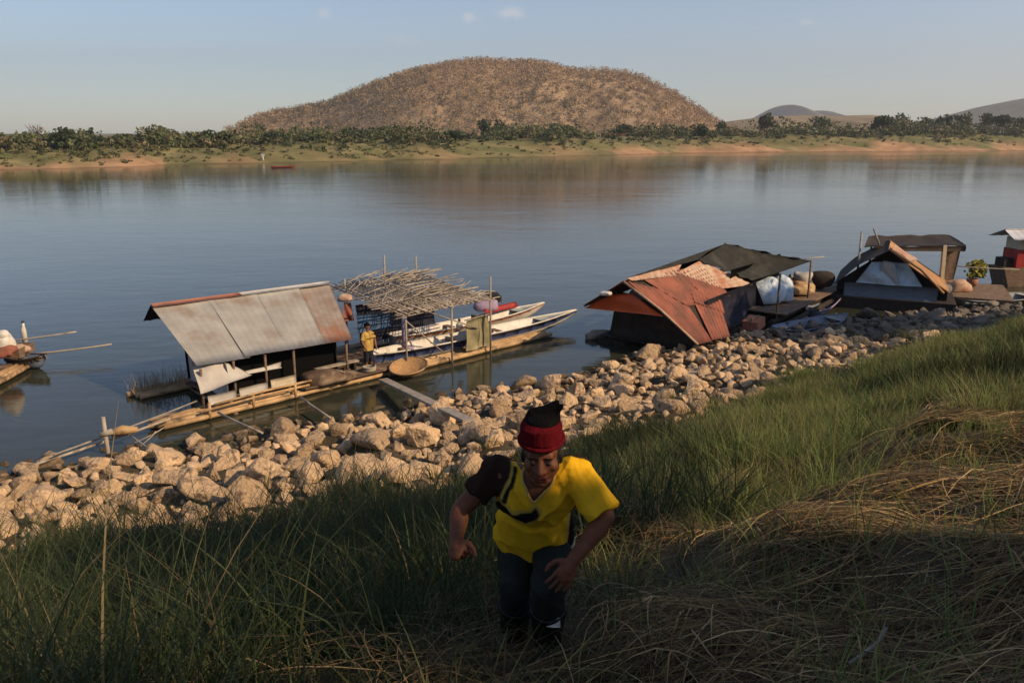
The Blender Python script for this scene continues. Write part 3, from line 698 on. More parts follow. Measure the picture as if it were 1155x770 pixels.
for u_ in (4.9, 6.1):
    b = MB(); b.bar(L1(u_, .52, .385), L1(u_, .74, .385), .08, .28); b.build('leg', mt['dark_wood'], root)
b = MB(); b.bar(L1(4.95, .7, .35), L1(6.05, .7, .35), .03, .1); b.build('stretcher', mt['dark_wood'], root)
p = L1(8.5, 1.2, .25)
root = empty('plastic_pipe_post', p, 'lilac white plastic post standing beside the yellow shirted figure', 'post')
b = MB(); b.tube([p, p+Vector((0, 0, 1.45))], .075, 10); b.build('shaft', mt['purple'], root)
b = MB(); sack(b, p+Vector((.16, -.16, .10)), (.2, .16, .2), 33); b.build('tied_bag', mt['purple'], root)
p = L1(10.75, .1, .22)
root = empty('tarp_screen', p, 'olive tan tarp screen hung under the right end of the canopy', 'tarp')
b = MB()
b.sheet(L1(10.15, -.12, .25), L1(10.72, -.16, .25), L1(10.70, -.14, 1.36), L1(10.2, -.1, 1.30), 8, 8, wrinkle(.03, 51), .02)
b.sheet(L1(10.73, -.02, .25), L1(11.3, -.10, .25), L1(11.25, -.05, 1.30), L1(10.71, .0, 1.38), 8, 8, wrinkle(.035, 52), .02)
b.build('screen', mt['olive_cloth'], root)
b = MB(); b.sheet(L1(11.28, -.08, .25), L1(11.35, .9, .25), L1(11.3, .9, 1.2), L1(11.24, -.04, 1.30), 6, 6, wrinkle(.03, 53), .02); b.build('side_flap', mt['olive_cloth'], root)
b = MB(); b.tube([L1(10.1, -.1, 1.34), L1(11.4, -.05, 1.37)], .022, 6); b.build('hanging_pole', mt['pole'], root)
p = L1(10.2, .3, 1.05)
root = empty('white_jug', p, 'small round white jug hanging on the canopy post beside the olive tarp screen', 'jug')
b = MB(); b.ball(p, (.12, .12, .15), 12, 8); b.build('body', mt['white_paint'], root)
b = MB(); b.tube([p+Vector((0, 0, .15)), p+Vector((0, 0, .26))], [.05, .045], 8); b.build('neck', mt['dark_wood'], root)

longboat('longboat', 'slim white longboat with dark blue stripe moored along the raft, its grey bow sticking out', L1(7.0, .95, .52), L1(16.3, .35, .56), .95, .5, .12, mt['white_paint'], mt['blue_paint'], sw=.8, m_rim=mt['white_paint'])
longboat('longboat', 'higher white longboat with thin rusty stripe behind the blue striped boat', L1(8.5, 1.9, .68), L1(15.7, 1.55, .74), .95, .5, .14, mt['white_paint'], mt['rust_cap'], sw=.3, m_rim=mt['white_paint'])
p = L1(13.0, 2.2, .95)
root = empty('bundled_load', p, 'lilac and dark bundled load piled behind the canopy on the rear boat', 'bundle')
b = MB(); sack(b, p+U1*.1+Vector((0, 0, .12)), (.48, .36, .32), 31); b.build('lilac_sack', mt['purple'], root)
b = MB(); sack(b, p+U1*.6+V1*.2+Vector((0, 0, .3)), (.42, .36, .28), 32); b.build('dark_sack', mt['shade_net'], root)
b = MB(); b.sheet(p+U1*-.2-V1*.4+Vector((0, 0, -.1)), p+U1*1.5-V1*.4+Vector((0, 0, -.08)), p+U1*1.5-V1*.25+Vector((0, 0, .1)), p+U1*-.2-V1*.3+Vector((0, 0, .08)), 6, 2, wrinkle(.02, 3), .02); b.build('red_cover', mt['red_paint'], root)
b = MB(); b.tube([p+U1*-.3+V1*.4+Vector((0, 0, .2)), p+U1*.2+V1*.4+Vector((0, 0, .62)), p+U1*.9+V1*.3+Vector((0, 0, .5)), p+U1*1.3+V1*.3+Vector((0, 0, 0))], .03, 6); b.build('bent_pole', mt['pole'], root)

def plank(name, label, cat, a, c, w, h, m, group=None):
    a = Vector(a); c = Vector(c); b = MB()
    if w == h: b.tube([a, a.lerp(c, .35)+Vector((0, 0, -.02)), a.lerp(c, .7)+Vector((.01, 0, -.02)), c], [w/2, w/2*.97, w/2*.95, w/2*.85], 8)
    else: b.bar(a, c, w, h)
    return tag(b.build(name, m, loc=(a+c)/2), label, cat, group)
plank('gangplank', 'grey wooden plank bridging from the raft walkway to the rocks', 'plank', PZ(432, 428, .24), PZ(528, 474, .86), .28, .07, mt['pole'])
plank('mooring_pole', 'thin pale pole propped from the raft left float onto the boulders', 'pole', PZ(246, 465, .34), PZ(296, 488, .45), .065, .065, mt['old_bamboo'])
plank('mooring_pole', 'thin pale pole propped from the middle of the raft front to the shore', 'pole', PZ(338, 447, .32), PZ(374, 472, .30), .065, .065, mt['old_bamboo'])
# stake and poles at the left
s0 = PZ(122, 512, .0); s0.z = 0
root = empty('stake', s0, 'weathered upright stake in the water at the left end of the boulders', 'stake')
b = MB(); b.tube([s0+Vector((0, 0, -.6)), s0+Vector((.0, 0, .95))], [.06, .045], 8); b.build('shaft', mt['old_bamboo'], root)
b = MB(); b.tube([s0+Vector((-.12, -.04, .5)), s0+Vector((.16, .02, .58))], .07, 8); b.build('lashing', mt['rope'], root)
p = PZ(139, 487, .42)
root = empty('driftwood_block', p, 'pale chunk of wood lying on the lashed poles right of the stake', 'driftwood')
b = MB(); b.tube([p+Vector((-.25, -.1, 0)), p+Vector((0, 0, .05)), p+Vector((.3, .12, .02))], [.1, .13, .07], 7); b.build('chunk', mt['bamboo'], root)
plank('bamboo_pole', 'long bamboo pole lashed low from the stake to the raft left end', 'pole', PZ(20, 530, .12), PZ(192, 472, .32), .07, .07, mt['old_bamboo'])
plank('bamboo_pole', 'thinner upper bamboo pole running from the reeds past the stake to the raft', 'pole', PZ(60, 513, .3), PZ(222, 452, .45), .05, .05, mt['pole'])
for i, (a, c) in enumerate((((150, 500, .1), (185, 482, .3)), ((158, 503, .05), (176, 486, .3)), ((147, 490, .3), (172, 508, .05)))):
    plank('broken_stick', 'thin crossed stick in the tangle between the stake and the bamboo float', 'stick', PZ(*a), PZ(*c), .03, .03, mt['old_bamboo'], 'crossed sticks beside the stake')

# ------------------------------------------------------------------ raft cut by the left picture edge
q = PZ(33, 412, .15)
UL = (PZ(33, 412, .15)-PZ(0, 430, .15)).normalized(); VL = Vector((-UL.y, UL.x, 0))
def LL(u, v, z): return Vector((q.x, q.y, 0))+UL*u+VL*v+Vector((0, 0, z))
rl = empty('bamboo_raft', LL(0, 0, 0), 'bamboo raft with cluttered deck cut by the left edge of the picture', 'raft')
b = MB(); logs(b, LL(-6, 0, .14), LL(0, 0, .14), VL*.5, 4, .09, .2); b.build('bamboo_float', mt['bamboo'], rl)
b = MB(); logs(b, LL(-6, 2.2, .14), LL(-.3, 2.2, .14), VL*.5, 4, .09, .2); b.build('bamboo_float', mt['bamboo'], rl)
b = MB()
for i in range(14): b.bar(LL(-6, .5+i*.15, .26), LL(-.2, .5+i*.15, .26), .13, .04)
b.build('deck', mt['deck'], rl)
for u_ in (-1.0, -2.6, -4.2):
    b = MB(); b.tube([LL(u_, 2.3, 0), LL(u_, 2.3, 1.9)], .045, 7); b.build('post', mt['wood'], rl)
b = MB(); b.sheet(LL(-6, .2, 1.75), LL(-3.0, .2, 1.75), LL(-3.0, 2.8, 2.2), LL(-6, 2.8, 2.2), 40, 4, corr(14, .014), .01); b.build('roof_sheet', mt['zinc_rusty'], rl)
p = PZ(2, 386, 1.0)
root = empty('white_sack', p, 'bulging white sack heaped on the raft at the left picture edge', 'sack')
b = MB(); sack(b, p, (.33, .28, .3), 41); sack(b, p+Vector((.12, -.05, .2)), (.2, .18, .2), 42); b.build('cloth', mt['white_paint'], root)
b = MB(); sack(b, p+Vector((.12, -.1, -.30)), (.42, .3, .24), 43); b.build('red_sack', mt['rust'], root)
p = PZ(29, 389, .3)
root = empty('white_bottle', p, 'white plastic bottle standing on the end of the left raft', 'bottle')
b = MB(); b.tube([p, p+Vector((0, 0, .55)), p+Vector((.02, 0, .68)), p+Vector((.03, 0, .80))], [.09, .09, .045, .04], 10); b.build('body', mt['white_paint'], root)
b = MB(); b.tube([p+Vector((.03, 0, .80)), p+Vector((.03, 0, .87))], .05, 8); b.build('cap', mt['blue_paint'], root)
p = PZ(22, 400, .3)
root = empty('tool_crate', p, 'brown open crate beside the white bottle on the left raft', 'crate')
b = MB()
for s in (-1, 1): b.bar(p+UL*-.5+VL*.25*s+Vector((0, 0, .16)), p+UL*.5+VL*.25*s+Vector((0, 0, .16)), .03, .3)
b.build('long_side', mt['wood'], root)
b = MB()
for s in (-1, 1): b.bar(p+VL*-.235+UL*.48*s+Vector((0, 0, .16)), p+VL*.235+UL*.48*s+Vector((0, 0, .16)), .03, .28)
b.build('end_board', mt['wood'], root)
b = MB(); b.ball(p+Vector((0, 0, .2)), (.4, .2, .16), 10, 6, .15); b.build('netting', mt['pale_rust'], root)
plank('fishing_boom', 'upper pale pole sticking out over the water from the left raft', 'pole', PZ(4, 385, .55), PZ(86, 374, .75), .06, .06, mt['old_bamboo'])
plank('fishing_boom', 'lower longer pale pole sticking out over the water from the left raft', 'pole', PZ(30, 400, .35), PZ(126, 388, .45), .06, .06, mt['old_bamboo'])
longboat('longboat', 'small dark boat moored against the end of the left bamboo raft', PZ(10, 402, .35), PZ(52, 404, .38), .75, .4, .12, mt['dull_blue'], mt['dark_wood'], thwarts=2)

# ------------------------------------------------------------------ red rust raft house
R0 = PZ(703, 318, 2.6); UR = Vector((.60222931, .79832315, 0)); WR = Vector((.79832315, -.60222931, 0))
def LR(u, w, z): return Vector((R0.x, R0.y, 0))+UR*u+WR*w+Vector((0, 0, z))
rr_ = empty('raft_house', LR(3, 0, 0), 'sagging raft house roofed with rust red sheets, orange awning and black shade net', 'raft house')
# right slope plane from the ridge to the low eave
A0 = LR(0, 0, 2.6); nrm = (LR(6, 0, 2.75)-A0).cross(LR(1.0, 2.45, .62)-A0).normalized()
def on(px, py, k=0): return PPL(px, py, A0, nrm)+(nrm if nrm.z > 0 else -nrm)*k
def slope_sheet(c, m, n, k, seed, name='roof_sheet', nv=8, amp=.022):
    pts = [on(a, b_, k) for a, b_ in c]; b = MB(); b.sheet(*pts, n*6, nv, corr(n, amp, 0, seed), .008); b.build(name, m, rr_)
slope_sheet([(790, 387), (820, 377), (784, 300), (712, 317)], mt['dark_wood'], 4, -.06, 11, 'roof_lining', 4, .004)
slope_sheet([(787, 389), (804, 384), (768, 331), (708, 317)], mt['rust'], 9, .0, 1)
slope_sheet([(776, 346), (803, 339), (776, 303), (722, 313)], mt['rust'], 11, .02, 2)
slope_sheet([(803, 384), (824, 379), (815, 352), (783, 341)], mt['rust'], 7, .012, 3)
slope_sheet([(783, 342), (818, 353), (812, 336), (775, 318)], mt['rust'], 8, .025, 6)
slope_sheet([(800, 340), (824, 334), (796, 304), (764, 306)], mt['rust'], 9, .03, 4)
slope_sheet([(712, 318), (762, 312), (768, 299), (706, 315)], mt['pale_rust'], 8, .05, 5, 'ridge_strip', 3, .010)
slope_sheet([(762, 309), (815, 326), (848, 322), (790, 294)], mt['pale_rust'], 8, .045, 7, 'roof_sheet', 8, .012)
b = MB(); b.tube([A0+Vector((0, 0, .03)), on(745, 350, .02), on(787, 389, .02)], .045, 6); b.build('verge_pole', mt['pale_rust'], rr_)
# left slope
LE = PZ(657, 346, 1.2)
b = MB(); b.sheet(A0+Vector((0, 0, .02)), LR(6, 0, 2.75), LR(6.5, -2.4, 1.35), LE, 60, 5, corr(18, .02), .01); b.build('rear_roof_sheet', mt['rust'], rr_)
b = MB(); b.sheet(A0.lerp(LE, .06)+Vector((0, 0, .045)), A0.lerp(LE, .06)+UR*.7+Vector((0, 0, .045)), LE+UR*.7+Vector((0, 0, .04)), LE+Vector((0, 0, .04)), 8, 6, wrinkle(.015, 2), .01); b.build('verge_strip', mt['pale_rust'], rr_)
# orange awning slung across the gable
aw = [PZ(660, 347, 1.42), PZ(748, 357, 1.47), PZ(712, 331, 2.12), PZ(686, 334, 2.03)]
b = MB(); b.sheet(*aw, 14, 8, wrinkle(.02, 8), .01); b.build('awning', mt['orange_tarp'], rr_)
p0 = PZ(683, 331, 2.12)
b = MB(); b.ball(p0, (.24, .15, .09), 10, 6, .1); b.build('rolled_cloth', mt['white_paint'], rr_)
b = MB(); b.sheet(LR(1.6, -1.4, .2), LR(1.6, 2.1, .2), LR(1.6, 1.0, 1.75), LR(1.6, -1.1, 1.9), 8, 4, wrinkle(.02, 3), .03); b.build('gable_wall', mt['dark_wood'], rr_)
b = MB(); b.sheet(LR(1.2, -.5, 1.85), LR(1.2, .95, 1.72), LR(1.2, .35, 2.25), LR(1.2, -.15, 2.35), 6, 3, wrinkle(.02, 5), .02); b.build('gable_cloth', mt['slate'], rr_)
b = MB()
for i in range(13): b.bar(LR(1.3, -1.5+i*.27, .22), LR(8.4, -1.5+i*.27, .22), .24, .05)
b.build('deck', mt['dark_wood'], rr_)
b = MB(); logs(b, LR(1.3, -1.5, .02), LR(8.6, -1.5, .02), WR*.8, 4, .13, .3); logs(b, LR(1.1, 1.2, .02), LR(8.6, 1.2, .02), WR*.8, 4, .13, .3); b.build('float', mt['dark_wood'], rr_)
b = MB(); b.sheet(LR(8.3, -2, .2), LR(8.3, 2.2, .2), LR(8.3, 1.5, 1.7), LR(8.3, -1.5, 1.9), 4, 3, None, .03); b.build('rear_wall', mt['dark_wood'], rr_)
b = MB(); b.sheet(LR(3.4, 1.7, .2), LR(8.3, 1.7, .2), LR(8.3, 1.6, 1.6), LR(3.4, 1.6, 1.6), 4, 3, wrinkle(.02, 7), .03); b.build('side_wall', mt['navy'], rr_)
# black net spread over the far end, on poles
top = PZ(818, 275, 3.0)
def net(c, seed, nu=14, nv=8, sag=.12):
    b = MB(); w = wrinkle(.018, seed); b.sheet(*c, nu, nv, lambda u, v: w(u, v)*1.6-sag*math.sin(math.pi*u)*math.sin(math.pi*v), .012, edge=lambda u, v: (u, v+(.03*math.sin(19*u+seed)+.02*math.sin(37*u))*(1-2*v)*(1-abs(2*u-1)**6))); b.build('shade_net', mt['shade_net'], rr_)
e1 = PZ(915, 295, 2.2); e2 = on(846, 319, .12); e3 = on(786, 295, .12); e4 = A0+UR*.15+Vector((0, 0, .1)); 
net([e4, e3, on(795, 288, .2), top], 1, 12, 6, .05)
net([e3, e2, e1, top], 2, 18, 10, .3)
net([top, e1, LR(13, -.6, 1.8), LR(7, -2.6, 1.6)], 3, 16, 8, .2)
for p in (top, e1, PZ(880, 310, 2.1)):
    b = MB(); b.tube([Vector((p.x, p.y, -.4)), p+Vector((0, 0, .05))], .045, 7); b.build('net_pole', mt['wood'], rr_)
b = MB(); b.tube([e1+Vector((-.6, .3, .02)), e1+Vector((.75, .55, .12))], .03, 6); b.build('ridge_pole', mt['pole'], rr_)
b = MB()
for i in range(16): b.bar(LR(7.4, 1.2+i*.17-.6, .55), LR(14.6, 1.2+i*.17-.3, .62), .15, .05)
b.build('side_deck', mt['wood'], rr_)
b = MB(); logs(b, LR(7.2, .7, .2), LR(14.4, .9, .25), WR*2.6, 6, .12, .3); b.build('float', mt['dark_wood'], rr_)
b = MB(); b.sheet(LR(6.6, 1.0, .6), LR(13.4, .8, .6), LR(12.4, 1.2, 2.2), LR(6.6, 1.2, 2.25), 18, 6, wrinkle(.04, 61), .02); b.build('shade_and_cloth_sheet', mt['black_cloth'], rr_)  # black sheet put in for the darkness beneath the net
# load on the side deck
p = PZ(866, 342, .62)
root = empty('tarp_bale', p, 'big pale blue white tarp bale under the edge of the black net', 'tarp bale')
b = MB(); sack(b, p+Vector((0, .2, .42)), (.74, .45, .66), 5, 40, 24, .16); sack(b, p+Vector((.6, .35, .5)), (.5, .4, .66), 6, 36, 22, .16); sack(b, p+Vector((-.5, .1, .3)), (.36, .35, .42), 8, 30, 18, .16); b.build('tarp', mt['blue_tarp'], root)
b = MB(); b.tube([p+Vector((-.3, -.27, .15)), p+Vector((-.1, -.3, .55)), p+Vector((.1, -.1, 1.0)), p+Vector((.15, .3, 1.1))], .015, 5); b.build('tie_rope', mt['rope'], root)
def pile(px, py, z, label, r, m, name, cat, m2=None, base=None):
    p = PZ(px, py, z); root = empty(name, p, label, cat)
    p.z = z if base is None else base; root.location = p; sd_ = int(px*7+py)
    b = MB(); sack(b, p+Vector((0, 0, r[2]*.6)), r, sd_, amp=.2); b.build('cloth', m, root)
    e_ = p+Vector((-r[0]*.95, -r[1]*.2, r[2]*.75)); b = MB(); b.tube([e_, e_+Vector((-.09, -.03, .03)), e_+Vector((-.19, -.05, .09))], [.09, .04, .09], 8); b.build('tied_neck', m2 or m, root)
pile(889, 322, .95, 'brown orange sack right behind the blue tarp bale', (.46, .36, .34), mt['rust_cap'], 'sack', 'sack', base=.68)
pile(907, 326, .9, 'straw coloured sack on the deck right of the orange sack', (.52, .38, .30), mt['bamboo'], 'sack', 'sack', base=.68)
pile(905, 312, 1.35, 'pale grey sack stacked on top of the deck load', (.44, .34, .28), mt['pale_tarp'], 'sack', 'sack', mt['rope'], base=1.12)
pile(925, 318, 1.0, 'dark brown sack at the very end of the side deck', (.5, .4, .42), mt['dark_wood'], 'sack', 'sack', mt['rope'], base=.68)
plank('mooring_log', 'long pale log floating in front of the red raft house', 'log', PZ(690, 376, .12), PZ(765, 387, .14), .13, .13, mt['old_bamboo'])
p = PZ(672, 380, .05)
root = empty('driftwood_stump', p, 'pale stump floating at the left end of the long log', 'driftwood')
b = MB(); b.tube([p+Vector((-.35, -.1, 0)), p+Vector((-.1, 0, .08)), p+Vector((.3, .1, .1)), p+Vector((.65, .2, .12))], [.14, .2, .17, .08], 9); b.build('stump', mt['old_bamboo'], root)
p = PZ(850, 366, .45); 
root = empty('rusty_box', p, 'rust brown broken box on the shore under the side deck', 'box')
b = MB(); b.box(p+Vector((0, 0, .05)), UR*.75+Vector((0, 0, .12)), WR*.6, Vector((-.04, 0, .36))); b.build('body', mt['rust_cap'], root)
b = MB(); b.box(p+Vector((0.02, 0, .16)), UR*.79, WR*.05, Vector((.04, 0, .30))); b.build('slat', mt['wood'], root)
# dull blue punt by the shore
longboat('punt', 'dull blue flat punt drawn up on the shore between the two roofed rafts', PZ(878, 372, .25), PZ(955, 358, .35), 1.3, .35, .15, mt['dull_blue'], mt['dull_blue'], thwarts=2)
longboat('punt', 'pale lilac blue punt half hidden behind the shore end of the side deck', PZ(918, 352, .3), PZ(950, 318, .45), 1.1, .35, .2, mt['dull_blue'], mt['purple'], thwarts=2)

# ------------------------------------------------------------------ slate blue raft house
rb = empty('raft_house', (16.4, 35, 0), 'small slate blue raft house with pale tarp in its gable and ochre sacking roof', 'raft house')
yb = 34.0; AX = Vector((.42, .9075, 0)); WX = Vector((.9075, -.42, 0)); C0 = Vector((16.5, 34.2, 0))
def LB(x, dy, z): return C0+WX*(x-16.5)+AX*dy+Vector((0, 0, z))
xl, xr, xp = 14.35, 18.75, 16.3
b = MB(); b.box(LB(16.6, 1.9, .25), WX*5.0, AX*4.4, (0, 0, .5)); b.build('float', mt['dark_wood'], rb)
b = MB(); b.sheet(LB(xl+.3, -.1, .5), LB(xr-.4, -.1, .5), LB(xr-.4, -.08, 1.1), LB(xl+.3, -.08, 1.1), 6, 2, wrinkle(.01, 2), .05); b.build('front_wall', mt['slate'], rb)
b = MB(); b.sheet(LB(xl+.75, -.02, 1.1), LB(xr-1.0, -.02, 1.1), LB(xp+.75, 0, 2.1), LB(xp-.65, 0, 2.05), 20, 12, wrinkle(.08, 21), .02); b.build('gable_tarp', mt['blue_tarp'], rb)
b = MB(); b.sheet(LB(xl+1.6, -.10, 1.12), LB(xl+2.5, -.11, 1.12), LB(xp+.25, -.09, 2.1), LB(xp-.2, -.09, 2.15), 12, 10, wrinkle(.06, 23), .02); b.build('gable_patch', mt['pale_tarp'], rb)
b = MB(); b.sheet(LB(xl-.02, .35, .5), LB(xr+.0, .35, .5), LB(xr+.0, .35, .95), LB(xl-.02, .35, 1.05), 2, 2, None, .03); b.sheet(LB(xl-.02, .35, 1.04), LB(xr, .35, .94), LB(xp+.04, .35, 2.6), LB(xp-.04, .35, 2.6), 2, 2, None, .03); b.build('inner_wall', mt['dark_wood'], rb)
b = MB(); b.sheet(LB(xp, -.35, 2.62), LB(xl-.05, -.3, 1.05), LB(xl-.05, 3.4, 1.05), LB(xp, 3.4, 2.62), 14, 8, lambda u, v: .14*math.sin(math.pi*u)*-1+.02*math.sin(9*u+5*v), .03); b.build('left_roof', mt['dark_wood'], rb)
b = MB(); b.sheet(LB(xp-.02, -.3, 2.66), LB(xp-.02, 3.4, 2.66), LB(xr+.1, 3.4, .85), LB(xr+.05, -.1, .95), 10, 18, lambda u, v: .05*math.sin(7*u+3*v)+.02*math.sin(16*u), .03); b.build('right_roof', mt['ochre_roof'], rb)
b = MB(); b.sheet(LB(xp+.1, -.30, 2.70), LB(xp+.2, .8, 2.74), LB(xp+1.2, .8, 2.12), LB(xp+.9, -.26, 2.2), 8, 8, wrinkle(.02, 8), .02); b.build('roof_patch', mt['pale_rust'], rb)
b = MB(); b.tube([LB(xp+.05, -.38, 2.66), LB(xp+1.3, -.38, 1.9), LB(xr-.2, -.3, .95)], .06, 6); b.build('verge_pole', mt['ochre_roof'], rb)
# flat dark canopy behind, on posts
fz = 2.55; f0 = PZ(975, 278, fz); f1 = PZ(1090, 276, fz)
b = MB(); b.sheet(f0, f1, f1+Vector((.6, 2.6, .15)), f0+Vector((1.3, 2.6, .15)), 18, 6, lambda u, v: -.12*math.sin(math.pi*u)*math.sin(math.pi*v)+.025*math.sin(17*u)+.015*math.sin(31*u+4*v), .05); b.build('flat_canopy', mt['dark_wood'], rb)
b = MB(); b.sheet(f0+Vector((.4, 0, -.05)), f1+Vector((0, 0, -.05)), f1+Vector((0, .05, -.32)), f0+Vector((1.2, .05, -.22)), 12, 2, wrinkle(.03, 11), .02); b.build('canopy_fringe', mt['dark_wood'], rb)
b = MB(); b.sheet(f1+Vector((-.75, .3, -.1)), f1+Vector((-.05, .3, -.1)), f1+Vector((-.2, .4, -2.1)), f1+Vector((-.7, .4, -2.1)), 6, 8, wrinkle(.03, 13), .03); b.build('hung_mat', mt['wood'], rb)
pp = f1+Vector((-.95, -.1, 0)); b = MB(); b.bar(Vector((pp.x, pp.y, .4)), Vector((pp.x-.1, pp.y, fz)), .16, .16, (0, 1, 0)); b.build('corner_post', mt['cream'], rb)
for dx, dy in ((1.4, 2.4), (5.0, 2.5)):
    p = f0+Vector((dx, dy, 0)); b = MB(); b.tube([Vector((p.x, p.y, 0)), Vector((p.x, p.y, fz))], .05, 6); b.build('post', mt['wood'], rb)
p = f0+Vector((-.1, .2, 0)); b = MB(); b.tube([Vector((p.x, p.y, 0)), Vector((p.x, p.y, fz+.65))], .045, 6); b.build('mast', mt['pole'], rb)
p = f0+Vector((.55, .5, 0)); b = MB(); b.tube([p+Vector((.35, 0, .0)), p+Vector((0, 0, .75))], .04, 6); b.build('mast', mt['pole'], rb)
b = MB(); c_ = PZ(1078, 329, .42); b.box(c_+AX*.9+Vector((0, 0, -.22)), WX*4.4, AX*4.2, (0, 0, .40)); b.build('side_deck', mt['wood'], rb)
p = PZ(1096, 322, .45)
root = empty('potted_plant', p, 'bushy yellow green potted plant at the right end of the slate raft', 'plant')
b = MB(); b.tube([p, p+Vector((0, 0, .34))], [.2, .27], 12); b.build('pot', mt['rust_cap'], root)
V, F, T = leaf_cloud([tuple(p+Vector((.05, 0, .75)))+(.5, .45, .42), tuple(p+Vector((.3, .1, .9)))+(.35, .3, .35)], 420, .14, [(.36, .31, .05), (.30, .28, .05), (.2, .2, .04)], .2)
link('foliage', np_mesh('foliage', V-np.array(p), F, T), mt['leaf'], root)
pile(1081, 328, .42, 'salmon pink sack lying left of the potted plant', (.5, .3, .3), mt['pale_rust'], 'sack', 'sack')
pile(1060, 330, .42, 'dark grey sack at the foot of the cream post', (.42, .3, .3), mt['slate'], 'sack', 'sack')
longboat('punt', 'grey green flat punt lying in the shallows right of the slate raft', PZ(1082, 338, .3), PZ(1175, 333, .3), 1.5, .35, .12, mt['grey_paint'], mt['grey_paint'], thwarts=3)
plank('mooring_pole', 'thin horizontal pole between the slate raft and the red boat house', 'pole', PZ(1078, 300, 1.6), PZ(1150, 304, 1.4), .05, .05, mt['pole'])
plank('mooring_pole', 'leaning grey pole on the rocks at the foot of the slate raft', 'pole', PZ(1075, 338, .4), PZ(1086, 362, .4), .07, .07, mt['pole'])

# ------------------------------------------------------------------ red boat house on the right edge
rx = empty('boat_house', (26, 40, 0), 'red hulled boat house with cream cabin and whitish roof at the right picture edge', 'boat house')
BA = Vector((.998, .06, 0)).normalized(); BB = Vector((-BA.y, BA.x, 0)); BO = Vector((24.75, 39.6, 0))
def BP(a, c, z): return BO+BA*a+BB*c+Vector((0, 0, z))
def slab(name, m, x0, x1, z0, z1, yA, yB, cut=0):
    b = MB(); vs = [BP(x0+cut, yA, z0), BP(x1, yA, z0), BP(x1, yB, z0), BP(x0+cut, yB, z0), BP(x0, yA, z1), BP(x1, yA, z1), BP(x1, yB, z1), BP(x0, yB, z1)]
    b.add(vs, [[0, 3, 2, 1], [4, 5, 6, 7], [0, 1, 5, 4], [1, 2, 6, 5], [2, 3, 7, 6], [3, 0, 4, 7]]); return b.build(name, m, rx)
slab('hull', mt['wood'], -.1, 12, -.4, .95, -.1, 1.2, .5)
slab('lower_wall', mt['red_paint'], .55, 12, .96, 1.85, .0, 1.1)
slab('cabin_wall', mt['cream'], .6, 12, 1.86, 2.42, .03, 1.05)
for k in range(3):
    b = MB(); b.box(BP(3.2+k*2.4, .0, 2.14), BA*.9, BB*.08, (0, 0, .34)); b.build('window', mt['navy'], rx)
b = MB(); b.sheet(BP(-.1, -.5, 2.42), BP(12, -.5, 2.42), BP(12, .55, 2.80), BP(.1, .55, 2.80), 160, 4, corr(30, .010), .03); b.sheet(BP(.1, .55, 2.82), BP(12, .55, 2.82), BP(12, 1.5, 2.44), BP(-.1, 1.5, 2.44), 160, 4, corr(30, .010), .03); b.build('roof', mt['white_sheet'], rx)
slab('bow_locker', mt['dark_wood'], .05, .5, .96, 1.4, .2, .9)

# a motor canoe on the far side of the river
longboat('canoe', 'tiny reddish canoe out on the river near the far bank', PZ(306, 188.2, .3), PZ(336, 187.6, .32), 1.1, .35, .2, mt['rust_cap'], mt['red_paint'], thwarts=0)

# ------------------------------------------------------------------ boulders
def rock_mesh(seed, mat, name):
    g = random.Random(seed); bm = bmesh.new()
    for _ in range(15):
        v = Vector((g.gauss(0, 1), g.gauss(0, 1), g.gauss(0, 1))).normalized()*g.uniform(.8, 1.05)
        v.x *= 1.0; v.y *= g.uniform(.75, .9); v.z *= .72; bm.verts.new(v)
    h_ = bmesh.ops.convex_hull(bm, input=bm.verts)
    bmesh.ops.delete(bm, geom=[v for v in bm.verts if not v.link_faces], context='VERTS')
    bmesh.ops.bevel(bm, geom=list(bm.edges), offset=.16, segments=2, profile=.55, affect='EDGES', clamp_overlap=True)
    bmesh.ops.subdivide_edges(bm, edges=[e for e in bm.edges if e.calc_length() > .35], cuts=2, use_grid_fill=True)
    bmesh.ops.triangulate(bm, faces=[f for f in bm.faces if len(f.verts) > 4])
    k = [(Vector((g.gauss(0, 1), g.gauss(0, 1), g.gauss(0, 1)))*3.2, g.uniform(0, 6)) for _ in range(6)]
    bm.normal_update()
    for v in bm.verts:
        v.co += v.normal*.05*sum(math.sin(a.dot(v.co)+p) for a, p in k)/1.5
    me = bpy.data.meshes.new(name); bm.to_mesh(me); bm.free()
    me.materials.append(mat)
    for p in me.polygons: p.use_smooth = True
    me.set_sharp_from_angle(angle=math.radians(38))
    return me
ROCK = [rock_mesh(100+i, mt['rock'], 'boulder') for i in range(14)]
DARK = [rock_mesh(300+i, mt['rock_dark'], 'boulder') for i in range(8)]
def dmax(s): return np.interp(s, [-8, -2, 1, 4.5, 6, 8, 11, 14, 18, 25, 32], [7.6, 7.8, 7.4, 8.5, 9.2, 7.7, 7.1, 7.3, 8.4, 8.0, 7.4])
cand = []
g = random.Random(5); placed = []
def try_place(s, d, r_):
    x, y = WLP(s, d); x = float(x); y = float(y)
    for (X, Y, R_) in placed:
        if (X-x)**2+(Y-y)**2 < (.74*(R_+r_))**2: return
    placed.append((x, y, r_)); cand.append((x, y, r_, s, d))
for r0, r1_, n_ in ((.42, .60, 110), (.30, .42, 900), (.20, .30, 4000), (.13, .20, 9000), (.07, .13, 14000)):
    for _ in range(n_):
        s = g.uniform(-9, 39); dm = float(dmax(s)); d = g.uniform(-.7, dm)
        if r0 > .5 and (s > 12 or d > 4.5) and g.random() < .8: continue
        if r0 > .29 and s > 13 and g.random() < .7: continue
        if r0 > .35 and s > 17 and g.random() < .7: continue
        if d > dm-.8 and g.random() < .5: continue
        try_place(s, d, g.uniform(r0, r1_))
